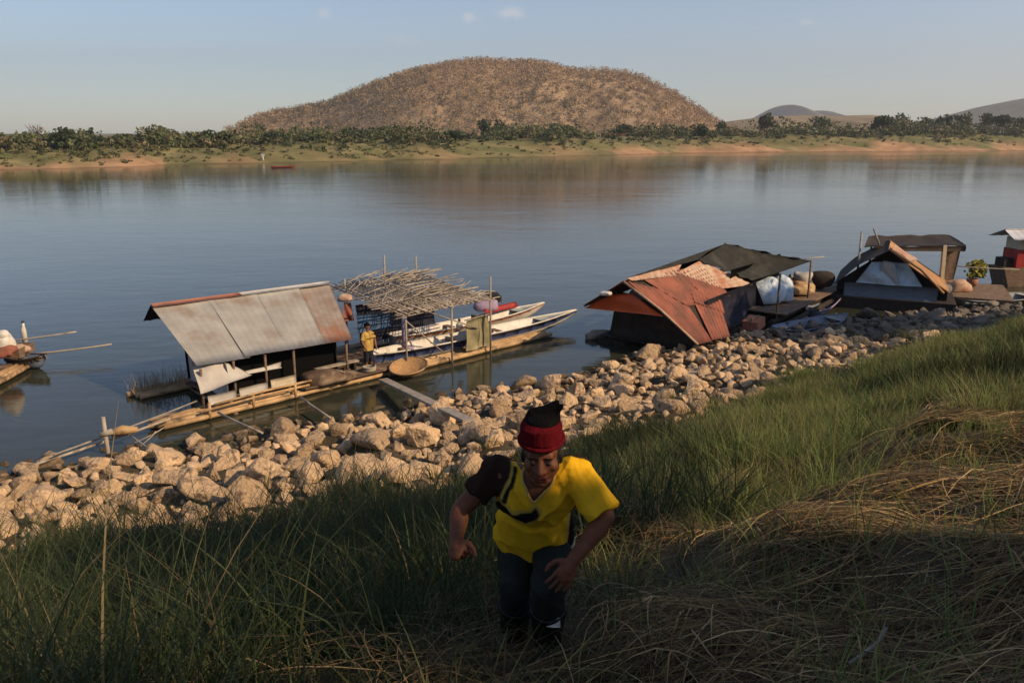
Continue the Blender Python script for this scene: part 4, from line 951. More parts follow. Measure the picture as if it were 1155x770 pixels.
def pxsize(c):
    x, y, r_ = c[:3]; z = G1(x, y)
    return r_/max(2, math.sqrt(x*x+y*y+(H-z)**2)) if frustum_ok(np.array(x), np.array(y), np.array(z), 60) else 0
cand.sort(key=pxsize, reverse=True)
LAB_P = 'pale tan angular boulder in the rubble bank along the waterline'
LAB_D = 'grey brown boulder in the darker rubble at the right end of the shore'
rest = {0: [], 1: []}
for i, c in enumerate(cand):
    x, y, r_, s, d = c
    darkness = np.clip((s-19.5)/5+(d-3)*.08, 0, 1); dk = g.random() < darkness
    me = g.choice(DARK if dk else ROCK)
    z = G1(x, y)+r_*g.uniform(.0, .28)
    rot = Quaternion((g.gauss(0, .35), g.gauss(0, .35), g.gauss(0, 1), g.gauss(0, 1))).normalized(); rot = Quaternion((0, 0, 1), g.uniform(0, 6.28)) @ Quaternion((1, 0, 0), g.gauss(0, .35)) @ Quaternion((0, 1, 0), g.gauss(0, .35))
    sc = Vector((r_*g.uniform(.95, 1.25), r_*g.uniform(.9, 1.1), r_*g.uniform(.7, 1.1)))
    if i < 296 and pxsize(c) > 0:
        o = bpy.data.objects.new('boulder', me); COL.objects.link(o)
        o.location = (x, y, z); o.rotation_mode = 'QUATERNION'; o.rotation_quaternion = rot; o.scale = sc
        if dk: tag(o, LAB_D, 'boulder', 'grey brown boulders on the right shore')
        else: tag(o, LAB_P, 'boulder', 'pale boulders along the waterline')
    else:
        co = np.empty(len(me.vertices)*3, np.float32); me.vertices.foreach_get('co', co)
        mat = np.array((Matrix.Translation((x, y, z)) @ rot.to_matrix().to_4x4() @ Matrix.Diagonal((*sc, 1))))
        vv = co.reshape(-1, 3) @ mat[:3, :3].T+mat[:3, 3]
        rest[int(dk)].append((vv, [list(p.vertices) for p in me.polygons]))
for k in (0, 1):
    vs = []; fs = []; b_ = 0
    for vv, ff in rest[k]:
        vs += vv.tolist(); fs += [[i+b_ for i in f] for f in ff]; b_ += len(vv)
    me = bpy.data.meshes.new('rubble'); me.from_pydata(vs, [], fs); me.update(); me.polygons.foreach_set('use_smooth', [True]*len(fs)); me.set_sharp_from_angle(angle=math.radians(38))
    tag(link('rubble', me, mt['rock'] if k == 0 else mt['rock_dark']), label='small broken pale stones filling gaps between the boulders' if k == 0 else 'small dark brown stones on the right end of the shore', cat='rubble', kind='stuff')
p = PZ(1062, 358, .4)
o = bpy.data.objects.new('boulder', rock_mesh(901, M('two_tone_rock', (.34, .24, .15), (.14, .12, .10), .85, .9, bump=.6, bscale=5), 'boulder')); COL.objects.link(o); o.location = p; o.scale = (.72, .6, .68)
tag(o, 'big rounded brown boulder sitting right in front of the slate raft house', 'boulder')

# ------------------------------------------------------------------ grass
def blades(x, y, hgt, width, lean, ang, cols, segs=4, z0=None, curl=1.6, rng=RNG):
    n = len(x); z0 = G(x, y)-.03 if z0 is None else z0
    t = np.linspace(0, 1, segs+1)
    dx, dy = np.cos(ang), np.sin(ang)
    tw = rng.uniform(0, 2*math.pi, n); wx, wy = np.cos(tw), np.sin(tw)
    hor = lean[:, None]*hgt[:, None]*t[None]**curl
    ver = hgt[:, None]*(t[None]-.42*np.clip(lean, 0, 1.4)[:, None]*t[None]**2.4)
    cx = x[:, None]+dx[:, None]*hor; cy = y[:, None]+dy[:, None]*hor; cz = z0[:, None]+ver
    w = width[:, None]*.5*(1-t[None]**1.6*.94)
    A = np.stack([cx-wx[:, None]*w, cy-wy[:, None]*w, cz], -1); B = np.stack([cx+wx[:, None]*w, cy+wy[:, None]*w, cz], -1)
    V = np.stack([A, B], 2).reshape(n, -1, 3); k = V.shape[1]
    q = np.array([[2*i, 2*i+1, 2*i+3, 2*i+2] for i in range(segs)])
    F = (np.arange(n)[:, None, None]*k+q[None]).reshape(-1, 4)
    return V.reshape(-1, 3), F, np.repeat(cols, k, axis=0)
def pick(cols, n, jit=.3, rng=RNG):
    c = np.array(cols)[rng.integers(0, len(cols), n)]; return c*rng.uniform(1-jit, 1+jit, n)[:, None]
def scatter(xr, yr, n, cond, m=220, clump=None, rng=RNG):
    if clump:
        nc = max(1, n//clump[0]); cx = rng.uniform(*xr, nc*2); cy = rng.uniform(*yr, nc*2)
        ok = cond(cx, cy) & frustum_ok(cx, cy, G(cx, cy)+.3, m); cx, cy = cx[ok][:nc], cy[ok][:nc]
        k = rng.integers(0, len(cx), n); x = cx[k]+rng.normal(size=n)*clump[1]; y = cy[k]+rng.normal(size=n)*clump[1]
        th_ = np.arctan2(y-cy[k], x-cx[k])
        return x, y, th_
    x = rng.uniform(*xr, n*3); y = rng.uniform(*yr, n*3)
    ok = cond(x, y) & frustum_ok(x, y, G(x, y)+.3, m); x, y = x[ok][:n], y[ok][:n]
    return x, y, rng.uniform(0, 6.28, len(x))
def ins(x, y): return inland(x, y)[0]
def side(x, y): return x-.42*(y-3)          # >0: straw side, <0: tall green side (splits at the person)
def rough(x, y): return np.sin(1.7*x+.9*y)+np.sin(.8*x-2.1*y+1)+.6*np.sin(3.9*x+2.2*y)
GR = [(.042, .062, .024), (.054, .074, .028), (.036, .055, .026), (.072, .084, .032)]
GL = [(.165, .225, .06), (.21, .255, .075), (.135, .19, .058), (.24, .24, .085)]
DRY = [(.17, .125, .062), (.21, .155, .08), (.13, .09, .046), (.15, .10, .052)]
away = lambda x, y, r_=.42: ((x-.12)**2+(y-3.15)**2) > r_*r_

P_ = []
# tall green grass, left half of the slope
def edge(x, y):
    d, s_ = inland(x, y); return d-dmax(s_)
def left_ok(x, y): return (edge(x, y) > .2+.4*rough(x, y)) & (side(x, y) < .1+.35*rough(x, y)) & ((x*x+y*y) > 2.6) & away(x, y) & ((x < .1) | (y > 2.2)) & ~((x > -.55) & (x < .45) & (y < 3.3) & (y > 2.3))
x, y, a = scatter((-11, 3), (.6, 15), 30000, left_ok, clump=(26, .13)); ok = left_ok(x, y); x, y, a = x[ok], y[ok], a[ok]; n = len(x)
hg = RNG.uniform(.40, 1.0, n)*np.interp(edge(x, y), [0, 3, 6, 10], [.55, .8, 1.0, .85])
ln = RNG.uniform(.1, .75, n); a = a+RNG.normal(size=n)*.7
c = np.where((RNG.random(n) < .07)[:, None], pick(DRY, n), pick(GR, n))
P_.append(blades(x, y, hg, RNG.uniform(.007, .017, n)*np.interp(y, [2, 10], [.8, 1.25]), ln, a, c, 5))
# some stems that stand well above the rest
x, y, a = scatter((-10, 0), (1.6, 13), 2100, lambda x, y: left_ok(x, y) & (x < -.9)); n = len(x)
P_.append(blades(x, y, RNG.uniform(.8, 1.45, n), RNG.uniform(.007, .016, n)*np.interp(y, [2, 10], [.7, 1.3]), RNG.uniform(.28, .9, n), a, np.where((RNG.random(n) < .14)[:, None], pick(DRY, n), pick(GR, n)), 6))
# stems close to the camera on the left
x, y, a = scatter((-3.6, -.75), (1.3, 4.2), 520, lambda x, y: (x < -.28*y-.35) & (x*x+y*y > 2.9)); n = len(x)
P_.append(blades(x, y, RNG.uniform(.7, 1.4, n), RNG.uniform(.006, .013, n), RNG.uniform(.35, 1.0, n), a, np.where((RNG.random(n) < .12)[:, None], pick(DRY, n), pick(GR, n)), 7))
# tufts round the person's boots
n = 520; q_ = RNG.uniform(0, 6.28, n); r_ = RNG.uniform(.16, .7, n); x = .1+r_*np.cos(q_); y = 3.1+r_*np.sin(q_)
P_.append(blades(x, y, RNG.uniform(.12, .36, n), RNG.uniform(.004, .008, n), RNG.uniform(.3, 1.2, n), RNG.uniform(0, 6.28, n), np.where((RNG.random(n) < .5)[:, None], pick(DRY, n), pick(GR, n)), 5))
n = 170; x = RNG.uniform(-.45, .6, n); y = RNG.uniform(2.55, 3.0, n)
P_.append(blades(x, y, RNG.uniform(.2, .5, n), RNG.uniform(.003, .006, n), RNG.uniform(.3, 1.3, n), RNG.uniform(0, 6.28, n), np.where((RNG.random(n) < .6)[:, None], pick(DRY, n)*.8, pick(GR, n)), 6))
# weeds between the stones
x, y, a = scatter((-10, 22), (8, 32), 2600, lambda x, y: (edge(x, y) < .3) & (edge(x, y) > -2.6), clump=(16, .10)); n = len(x)
P_.append(blades(x, y, RNG.uniform(.15, .55, n), RNG.uniform(.008, .014, n), RNG.uniform(.2, .9, n), a, np.where((RNG.random(n) < .3)[:, None], pick(DRY, n), pick(GR, n)*1.3), 4, z0=G(x, y)+.05))
# undergrowth
x, y, a = scatter((-10, 2.5), (.8, 15), 26000, lambda x, y: (edge(x, y) > .0) & (side(x, y) < .6) & away(x, y, .3)); n = len(x)
P_.append(blades(x, y, RNG.uniform(.12, .42, n), RNG.uniform(.006, .012, n), RNG.uniform(.3, 1.2, n), a, np.where((RNG.random(n) < .35)[:, None], pick(DRY, n, .4)*.7, pick(GR, n)), 3))
V, F, T = merge(P_)
tag(link('tall_grass', np_mesh('tall_grass', V, F, T), mt['grass']), label='tall dark green grass covering the left side of the slope', cat='grass', kind='stuff')
P_ = []
# brighter grass in the middle, right of the person, up to the stones
def mid_ok(x, y):
    d = ins(x, y); return (edge(x, y) > .1+.4*rough(x, y)) & (d < 14.2+1.1*rough(y, x)) & (side(x, y) > -1.6) & (rough(.7*x+3, .7*y) > -1.5)
x, y, a = scatter((-3, 26), (4, 30), 60000, mid_ok, clump=(26, .17)); n = len(x)
hg = RNG.uniform(.25, .75, n)*np.interp(edge(x, y), [0, 3], [.65, 1]); 
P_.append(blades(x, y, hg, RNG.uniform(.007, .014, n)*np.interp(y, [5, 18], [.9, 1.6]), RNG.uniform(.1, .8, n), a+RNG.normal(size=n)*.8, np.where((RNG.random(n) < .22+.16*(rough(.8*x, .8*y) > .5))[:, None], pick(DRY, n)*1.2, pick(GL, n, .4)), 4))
# taller dark green stand at the far right
def rt_ok(x, y):
    d = ins(x, y); return (edge(x, y) > 1.2+.5*rough(x, y)) & (d < 14.0) & (x > 6.5)
x, y, a = scatter((6, 27), (8, 30), 30000, rt_ok, clump=(30, .2)); n = len(x)
P_.append(blades(x, y, RNG.uniform(.25, .75, n)*np.interp(edge(x, y), [0, 4], [.5, 1]), RNG.uniform(.010, .018, n), RNG.uniform(.1, .6, n), a+RNG.normal(size=n)*.8, np.where((RNG.random(n) < .12)[:, None], pick(DRY, n), pick(GR, n)), 4))
# sprigs coming up through the straw
x, y, a = scatter((.2, 14), (2.2, 14), 13000, lambda x, y: (ins(x, y) > 12) & (side(x, y) > -.2) & ((x*x+y*y) > 5) & away(x, y, .5), clump=(22, .09)); n = len(x)
P_.append(blades(x, y, RNG.uniform(.12, .42, n), RNG.uniform(.005, .009, n), RNG.uniform(.15, .9, n), a+RNG.normal(size=n)*.6, np.where((RNG.random(n) < .2)[:, None], pick(DRY, n), pick(GL, n)), 4))
V, F, T = merge(P_)
tag(link('meadow_grass', np_mesh('meadow_grass', V, F, T), mt['grass']), label='lighter green grass between the boulders and the dry straw', cat='grass', kind='stuff')

n = 230; wu = RNG.uniform(.3, 2.0, n); wv = RNG.uniform(3.15, 3.75, n)
wx_ = O1.x+U1.x*wu+V1.x*wv; wy_ = O1.y+U1.y*wu+V1.y*wv
V, F, T = blades(wx_, wy_, RNG.uniform(.25, .8, n), RNG.uniform(.009, .018, n), RNG.uniform(.1, .7, n), RNG.uniform(0, 6.28, n), pick([(.36, .22, .15), (.30, .22, .12), (.42, .28, .18), (.22, .19, .09)], n), 4, np.full(n, .18))
link('dry_weeds', np_mesh('dry_weeds', V-np.array(L1(0, 0, 0)), F, T), mt['straw'], r1)
# flattened straw on the right of the slope
def strands(x, y, length, width, ang, cols, lift, segs=7, bend=.5, rng=RNG):
    n = len(x); t = np.linspace(-.5, .5, segs+1); bn = rng.normal(size=n)*bend
    th_ = ang[:, None]+bn[:, None]*t[None]*2
    dx = np.cos(th_); dy = np.sin(th_); st = (length/segs)[:, None]
    cx = x[:, None]+np.cumsum(dx*st, 1)-dx[:, :1]*length[:, None]*.5; cy = y[:, None]+np.cumsum(dy*st, 1)-dy[:, :1]*length[:, None]*.5
    mound = .08*np.clip(np.sin(1.35*cx+.6*cy)*np.sin(.7*cx-1.6*cy+1), -.3, 1)+.06*np.sin(3.1*cx-2.3*cy)
    cz = G(cx, cy)+mound+lift[:, None]*(1-1.2*np.abs(t[None])**1.5)+.02
    nx, ny = -dy, dx; w = width[:, None]*.5*(1-.8*np.abs(2*t[None])**3); tl = rng.uniform(-.8, .8, n)[:, None]*w
    A = np.stack([cx-nx*w, cy-ny*w, cz-tl], -1); B = np.stack([cx+nx*w, cy+ny*w, cz+tl], -1)
    V = np.stack([A, B], 2).reshape(n, -1, 3); k = V.shape[1]
    q = np.array([[2*i, 2*i+1, 2*i+3, 2*i+2] for i in range(segs)])
    return V.reshape(-1, 3), (np.arange(n)[:, None, None]*k+q[None]).reshape(-1, 4), np.repeat(cols, k, 0)
STR = [(.25, .15, .055), (.31, .195, .075), (.17, .10, .038), (.11, .062, .026), (.065, .04, .02), (.40, .275, .125)]
def straw_ok(x, y):
    d = ins(x, y); return ((d > 14.2+1.0*rough(x, y)) | ((d > 10.5) & (rough(1.3*x, 1.3*y) > 1.15))) & (side(x, y) > .15+.25*rough(y, x)) & ((x*x+y*y) > 2.2) & away(x, y, .30)
def flow(x, y): return .12+.55*np.sin(.55*x+.35*y+.6)+.45*np.sin(1.1*x-.9*y)+.25*np.sin(2.3*y+.7*x)
P_ = []
x, y, a = scatter((-1.2, 17), (.3, 15), 68000, straw_ok, 460); n = len(x)
P_.append(strands(x, y, RNG.uniform(.2, .9, n), RNG.uniform(.003, .010, n)*np.interp(y, [2, 4, 9], [.65, 1, 1.6]), flow(x, y)+RNG.normal(size=n)*.5, pick(STR, n, .5), RNG.uniform(0, .10, n)*RNG.random(n), 5, bend=.22))
x, y, a = scatter((-1.2, 12), (1.0, 12), 13000, straw_ok); n = len(x)
P_.append(strands(x, y, RNG.uniform(.2, .7, n), RNG.uniform(.002, .006, n), RNG.uniform(0, 6.28, n), pick(STR, n, .45), RNG.uniform(.02, .14, n), 4, bend=.25))
# dry stems lying about under the person and in the left grass
x, y, a = scatter((-6, 1.5), (1.1, 8), 2600, lambda x, y: (ins(x, y) > 11) & (side(x, y) < .3) & ((x*x+y*y) > 2.0)); n = len(x)
P_.append(strands(x, y, RNG.uniform(.3, 1.0, n), RNG.uniform(.002, .005, n), RNG.uniform(0, 6.28, n), pick(DRY, n, .5)*.8, RNG.uniform(.02, .22, n), bend=.8))
V, F, T = merge(P_)
tag(link('dry_straw', np_mesh('dry_straw', V, F, T), mt['straw']), label='flattened brown straw matting the right side of the slope', cat='straw', kind='stuff')
p = PZ(985, 725, 5.35)
plank('dead_branch', 'short bare grey stick lying across the straw at the lower right', 'stick', PZ(958, 748, 5.5), PZ(1000, 707, 5.62), .016, .016, mt['pole'])

# ------------------------------------------------------------------ people
def frame(axis, right):
    a = axis.normalized(); r_ = (right-a*right.dot(a)).normalized(); return a, r_, r_.cross(a)
class SK:
    """body shapes that are fused into one continuous surface"""
    def __init__(s): s.bm = bmesh.new()
    def _x(s, vs, fs):
        v = [s.bm.verts.new(p) for p in vs]
        for f in fs:
            try: s.bm.faces.new([v[i] for i in f])
            except ValueError: pass
    def ell(s, c, ax, ay, az, n=18, m=12):
        c = Vector(c); vs = [c-az]
        for j in range(1, m):
            ph = math.pi*(j/m-.5)
            for i in range(n):
                t = 2*math.pi*i/n; vs.append(c+ax*math.cos(ph)*math.cos(t)+ay*math.cos(ph)*math.sin(t)+az*math.sin(ph))
        vs.append(c+az); fs = [[0, 1+(i+1) % n, 1+i] for i in range(n)]
        for j in range(m-2):
            for i in range(n): a = 1+j*n+i; b = 1+j*n+(i+1) % n; fs.append([a, b, b+n, a+n])
        q0 = 1+(m-2)*n; fs += [[q0+i, q0+(i+1) % n, len(vs)-1] for i in range(n)]
        s._x(vs, fs)
    def sph(s, c, r): s.ell(c, Vector((r, 0, 0)), Vector((0, r, 0)), Vector((0, 0, r)), 14, 9)
    def cone(s, p0, p1, r0, r1, n=16, R=None, k=1.):
        """flat ended tapered tube; k squashes it across R"""
        p0 = Vector(p0); p1 = Vector(p1); d = (p1-p0).normalized()
        a = (R-d*R.dot(d)).normalized() if R is not None else d.orthogonal().normalized(); b = d.cross(a)
        vs = [p+(a*math.cos(2*math.pi*i/n)+b*k*math.sin(2*math.pi*i/n))*r for p, r in ((p0, r0), (p1, r1)) for i in range(n)]
        s._x(vs, [[i, (i+1) % n, n+(i+1) % n, n+i] for i in range(n)]+[list(range(n))[::-1], list(range(n, 2*n))])
    def cap(s, p0, p1, r0, r1): s.cone(p0, p1, r0, r1); s.sph(p0, r0); s.sph(p1, r1)
    def chain(s, pts, rs):
        for i in range(len(pts)-1): s.cap(pts[i], pts[i+1], rs[i], rs[i+1])
    def done(s, name, voxel, smooth, mat, parent, paint=None, drop=None, factor=.5, folds=None, blur=0):
        o0 = origin(parent); bmesh.ops.recalc_face_normals(s.bm, faces=s.bm.faces)
        me = bpy.data.meshes.new(name+'_raw'); s.bm.to_mesh(me); s.bm.free()
        t = bpy.data.objects.new('tmp', me); COL.objects.link(t)
        m1 = t.modifiers.new('r', 'REMESH'); m1.mode = 'VOXEL'; m1.voxel_size = voxel; m1.use_smooth_shade = True
        if smooth: m2 = t.modifiers.new('s', 'SMOOTH'); m2.iterations = smooth; m2.factor = factor
        bpy.context.view_layer.update(); dg_ = bpy.context.evaluated_depsgraph_get()
        me2 = bpy.data.meshes.new_from_object(t.evaluated_get(dg_)); me2.name = name
        bpy.data.objects.remove(t); bpy.data.meshes.remove(me)
        n = len(me2.vertices); co = np.empty(n*3, np.float32); me2.vertices.foreach_get('co', co); co = co.reshape(-1, 3).astype(float)
        if folds is not None:
            nr = np.empty(n*3, np.float32); me2.vertices.foreach_get('normal', nr); co = co+nr.reshape(-1, 3)*folds(co)[:, None]
            me2.vertices.foreach_set('co', co.astype(np.float32).ravel())
        s.loops = []
        if drop is not None:
            kill = drop(co); bm = bmesh.new(); bm.from_mesh(me2); bm.verts.ensure_lookup_table()
            bmesh.ops.delete(bm, geom=[bm.verts[i] for i in np.nonzero(kill)[0]], context='VERTS')
            for _ in range(14):
                bd = [v for v in bm.verts if v.is_boundary]; new = {}
                for v in bd:
                    nb = [e.other_vert(v).co for e in v.link_edges if e.is_boundary]
                    if len(nb) == 2: new[v] = v.co*.4+(nb[0]+nb[1])*.3
                for v, c in new.items(): v.co = c
            left = {v for v in bm.verts if v.is_boundary}
            while left:
                v = left.pop(); loop = [v.co.copy()]; go = True
                while go:
                    go = False
                    for e in v.link_edges:
                        o = e.other_vert(v)
                        if e.is_boundary and o in left: left.discard(o); loop.append(o.co.copy()); v = o; go = True; break
                if len(loop) > 20: s.loops.append(loop+[loop[0]])
            bm.to_mesh(me2); bm.free()
            if True:
                co = np.empty(len(me2.vertices)*3, np.float32); me2.vertices.foreach_get('co', co); co = co.reshape(-1, 3).astype(float)
        tint = paint(co) if paint else None
        if tint is not None and blur:
            ed = np.empty(len(me2.edges)*2, np.int32); me2.edges.foreach_get('vertices', ed); ed = ed.reshape(-1, 2)
            for _ in range(blur):
                ac = np.zeros_like(tint, dtype=float); ct = np.zeros(len(tint))
                for a_, b_ in ((0, 1), (1, 0)):
                    np.add.at(ac, ed[:, a_], tint[ed[:, b_]]); np.add.at(ct, ed[:, a_], 1)
                tint = .5*tint+.5*ac/np.maximum(ct, 1)[:, None]
        me2.vertices.foreach_set('co', (co-np.array(o0)).astype(np.float32).ravel())
        if tint is not None: set_tint(me2, tint)
        me2.materials.clear(); me2.materials.append(mat); me2.polygons.foreach_set('use_smooth', [True]*len(me2.polygons)); me2.update()
        return link(name, me2, mat, parent)
def near(co, c, r_): return np.linalg.norm(co-np.array(c), axis=1) < r_

def hand(sk, wrist, knuck, side_v, palm_n, curl, spread=.020, scale=1., thumb_side=1):
    """wrist -> knuckles, side_v runs across the palm towards the thumb, palm_n out of the palm"""
    d = (knuck-wrist).normalized(); sv = (side_v-d*side_v.dot(d)).normalized(); pn = d.cross(sv)
    if pn.dot(palm_n) < 0: pn = -pn
    pc = wrist.lerp(knuck, .55)
    sk.ell(pc, d*.056*scale, sv*.042*scale, pn*.017*scale, 14, 9); sk.cap(wrist, pc, .027*scale, .026*scale)
    lens = (.072, .083, .078, .060)
    for i, ln in enumerate(lens):
        o = sv*(.033-.0215*i)*scale*1.05; f0 = knuck-d*.02*scale+o; dirv = (d+sv*(.13-.09*i)).normalized(); p = f0; pts = [pc+o*.7, f0]; ax = sv
        ang = 0
        for k_, q in ((.45, curl[0]), (.32, curl[1]), (.23, curl[2])):
            ang += q; v = dirv*math.cos(ang)+pn*math.sin(ang); p = p+v*ln*k_*1.15*scale; pts.append(p)
        sk.chain(pts, [.0105*scale, .0100*scale, .0093*scale, .0085*scale, .0072*scale])
    t0 = wrist.lerp(knuck, .25)+sv*.028*scale; t1 = t0+(d*.45+sv*.8+pn*.35).normalized()*.038*scale; t2 = t1+(d*.85+sv*.3+pn*.45).normalized()*.034*scale; t3 = t2+(d*.95-sv*.05+pn*.4).normalized()*.026*scale
    sk.chain([t0, t1, t2, t3], [.0155*scale, .0125*scale, .011*scale, .0085*scale])

gz = G1(.1, 3.3)
foot = PYv(612, 736, 3.2); dz = G1(.12, 3.2)-foot.z                     # the slope is levelled to the feet below
def J(px, py, y): return PYv(px, py, y)+Vector((0, 0, dz*0))
me_ = empty('person', (foot.x, 3.2, G1(foot.x, 3.2)), 'person in yellow and black shirt and dark red knit cap climbing the grassy bank', 'person')
R_ = Vector((1, 0, 0))
pel = J(603, 606, 3.34); chest = J(604, 562, 3.14); neck = J(607, 538, 3.05); hc_ = J(611, 512, 2.98)
shL, shR = J(560, 532, 3.13), J(646, 531, 3.07)
elL, wrL = J(519, 575, 3.06), J(514, 611, 2.95)
elR, wrR = J(683, 583, 2.97), J(646, 632, 2.84)
hpL, hpR = J(583, 612, 3.34), J(624, 610, 3.33)
knL, anL = J(582, 662, 3.12), J(580, 714, 3.34)
knR, anR = J(618, 662, 2.93), J(618, 728, 3.15)
A_, Rt, Fw = frame(neck-pel, shR-shL)                                   # torso frame; Fw leaves the chest
if Fw.y > 0: Fw = -Fw
sk = SK()
hF = Vector((-.10, -.985, -.14)).normalized(); hR = Vector((1, -.08, .03)); hR = (hR-hF*hR.dot(hF)).normalized(); hU = hR.cross(hF)
if hU.z < 0: hU = -hU
def HD(r_, f, u): return hc_+hR*r_+hF*f+hU*u
# head
sk.ell(HD(0, -.012, .035), hR*.077, hF*.094, hU*.094); sk.ell(HD(0, .018, -.030), hR*.069, hF*.072, hU*.082)
sk.ell(HD(0, .052, -.092), hR*.034, hF*.032, hU*.026); sk.cap(HD(-.036, .068, .028), HD(.036, .068, .028), .016, .016)
sk.cap(HD(0, .082, .012), HD(0, .104, -.026), .010, .0145); sk.sph(HD(-.014, .090, -.030), .0095); sk.sph(HD(.014, .090, -.030), .0095)
for s in (-1, 1):
    sk.sph(HD(.043*s, .054, -.018), .026); sk.ell(HD(.030*s, .076, .004), hR*.016, hF*.009, hU*.010)
    sk.ell(HD(.076*s, -.006, -.012), hR*.010, hF*.020, hU*.032)
    sk.cap(HD(.022*s, .064, -.082), HD(.052*s, .005, -.055), .016, .020)
sk.cap(HD(-.019, .083, -.057), HD(.019, .083, -.057), .0075, .0075); sk.cap(HD(-.015, .081, -.070), HD(.015, .081, -.070), .0085, .0085)
# neck, trunk, limbs
sk.cap(neck-A_*.03, HD(0, -.015, -.05), .060, .056)
sk.ell(chest+A_*.02, Rt*.158, Fw*.105, A_*.18); sk.ell(pel.lerp(chest, .35), Rt*.14, Fw*.10, A_*.16); sk.ell(pel, Rt*.15, Fw*.115, A_*.12)
sk.cap(neck-A_*.02, shL, .058, .056); sk.cap(neck-A_*.02, shR, .058, .056)
for sh, el, wr in ((shL, elL, wrL), (shR, elR, wrR)):
    sk.chain([sh, sh.lerp(el, .45), el, el.lerp(wr, .3), wr], [.054, .047, .039, .041, .027])
for hp, kn, an in ((hpL, knL, anL), (hpR, knR, anR)):
    sk.chain([hp, hp.lerp(kn, .5), kn, kn.lerp(an, .35), an], [.085, .075, .058, .055, .038])
hand(sk, wrL, J(515, 624, 2.90), Vector((.55, -.8, 0)), Vector((.8, .5, 0)), (1.0, 1.15, .8), scale=.96)
hand(sk, wrR, J(635, 652, 2.80), Vector((-.95, -.25, .1)), Vector((0, .75, -.6)), (.25, .35, .3), scale=.94)
skin = np.array((.135, .047, .022))
def paint_skin(co):
    t = np.tile(skin, (len(co), 1)); l = co-np.array(hc_); r_, f, u = l @ np.array(hR), l @ np.array(hF), l @ np.array(hU)
    face = (f > .04)
    lip = face & (np.abs(r_) < .026) & (u < -.050) & (u > -.079) & (f > .074); t[lip] = (.115, .030, .022)
    for s in (-1, 1):
        e = face & ((((r_-.031*s)/.0155)**2+((u-.002)/.0065)**2) < 1); t[e] = (.085, .065, .055)
        e = face & ((((r_-.031*s)/.0075)**2+((u-.002)/.0068)**2) < 1); t[e] = (.008, .005, .004)
        e = face & (np.abs(r_-.033*s) < .022) & (np.abs(u-.0245+.10*(np.abs(r_)-.033)**2*8) < .0048); t[e] = (.018, .011, .009)
        e = face & ((((r_-.031*s)/.020)**2+((u-.010)/.004)**2) < 1); t[e] = (.05, .022, .014)
    mo = face & (np.abs(r_) < .022) & (np.abs(u+.0635) < .0028); t[mo] = (.03, .01, .009)
    sid = (np.abs(r_) > .058) & (f < .035) & (u > -.045) & (u < .06); t[sid] = (.012, .009, .008)
    return t
sk.done('body', .0042, 3, mt['skin'], me_, paint_skin)
# knit cap
sk = SK(); sk.ell(HD(0, -.018, .118), hR*.085, hF*.100, hU*.048); sk.cone(HD(0, -.006, .062), HD(0, -.016, .125), .0855, .0845, 24, hR, 1.18)
cap_ = sk.done('knit_cap', .005, 2, mt['crimson_knit'], me_, drop=lambda co: (co-np.array(hc_)) @ np.array(hU) < .064)
sk = SK(); sk.ell(HD(.006, -.028, .150), hR*.074, hF*.086, hU*.024); sk.chain([HD(-.03, -.035, .156), HD(.02, -.04, .170), HD(.062, -.055, .205)], [.032, .028, .012]); sk.chain([HD(.04, -.055, .155), HD(.080, -.07, .182)], [.028, .011])
sk.done('cap_tip', .006, 3, mt['black_cloth'], cap_)
b = MB(); pts = []
for i in range(41):
    a = 2*math.pi*i/40; pts.append(HD(.0875*math.cos(a), -.008+.104*math.sin(a), .070))
b.tube(pts, .009, 8, False); b.build('cuff', mt['crimson_knit'], cap_)
# shirt
sk = SK()
sk.ell(chest+A_*.035, Rt*.178, Fw*.126, A_*.175); sk.ell(pel.lerp(chest, .45)+Fw*.012, Rt*.166, Fw*.128, A_*.20)
hem0, hem1 = pel.lerp(chest, .55), pel+A_*.045+Fw*.015
sk.cone(hem1, hem0, .188, .168, 22, Rt, .76)
sk.cap(neck-A_*.02, shL, .068, .066); sk.cap(neck-A_*.02, shR, .068, .066)
sk.cap(shL, chest, .075, .12); sk.cap(shR, chest, .075, .12)
eL = shL.lerp(elL, .60); eR = shR.lerp(elR, .92)
sk.sph(shL, .066); sk.sph(shR, .068); sk.cone(shL, eL, .066, .066, 18); sk.cone(shR, eR, .069, .079, 18)
def cloth_folds(o, ax, rx, amp, f0=1.):
    def fn(co):
        l = co-np.array(o); h_ = l @ np.array(ax); r_ = l @ np.array(rx); f = l @ np.array(ax.cross(rx))
        w1 = r_*21*f0+h_*15*f0+.9*np.sin(h_*17+r_*9)+f*7; w2 = -r_*16*f0+h_*24*f0+1.1*np.sin(r_*19+1)+f*9; w3 = r_*52*f0+1.2*np.sin(h_*22+2)+f*30
        rid = lambda w: 1-np.abs(np.sin(w))**.8
        return amp*(rid(w1)*.9+rid(w2)*.8+.35*np.sin(w3)-.7)
    return fn
YEL = np.array((.64, .355, .016)); BLK = np.array((.012, .011, .011)); BRN = np.array((.030, .016, .012)); GLD = np.array((.40, .26, .05))
Lt = (neck-pel).length
def tors(pts):
    o = []
    for a, c in pts:
        l = PPL(a, c, chest+Fw*.115, Fw)-pel; o.append((l.dot(Rt), l.dot(A_)/Lt))
    return o
def inpoly(x, y, P):
    r_ = np.zeros(len(x), bool); j = len(P)-1
    for i in range(len(P)):
        (xi, yi), (xj, yj) = P[i], P[j]
        if yi != yj: r_ ^= ((yi > y) != (yj > y)) & (x < (xj-xi)*(y-yi)/(yj-yi)+xi)
        j = i
    return r_
BLOB = tors([(552, 574), (560, 554), (580, 545), (592, 550), (584, 557), (574, 566), (570, 576), (562, 580)])
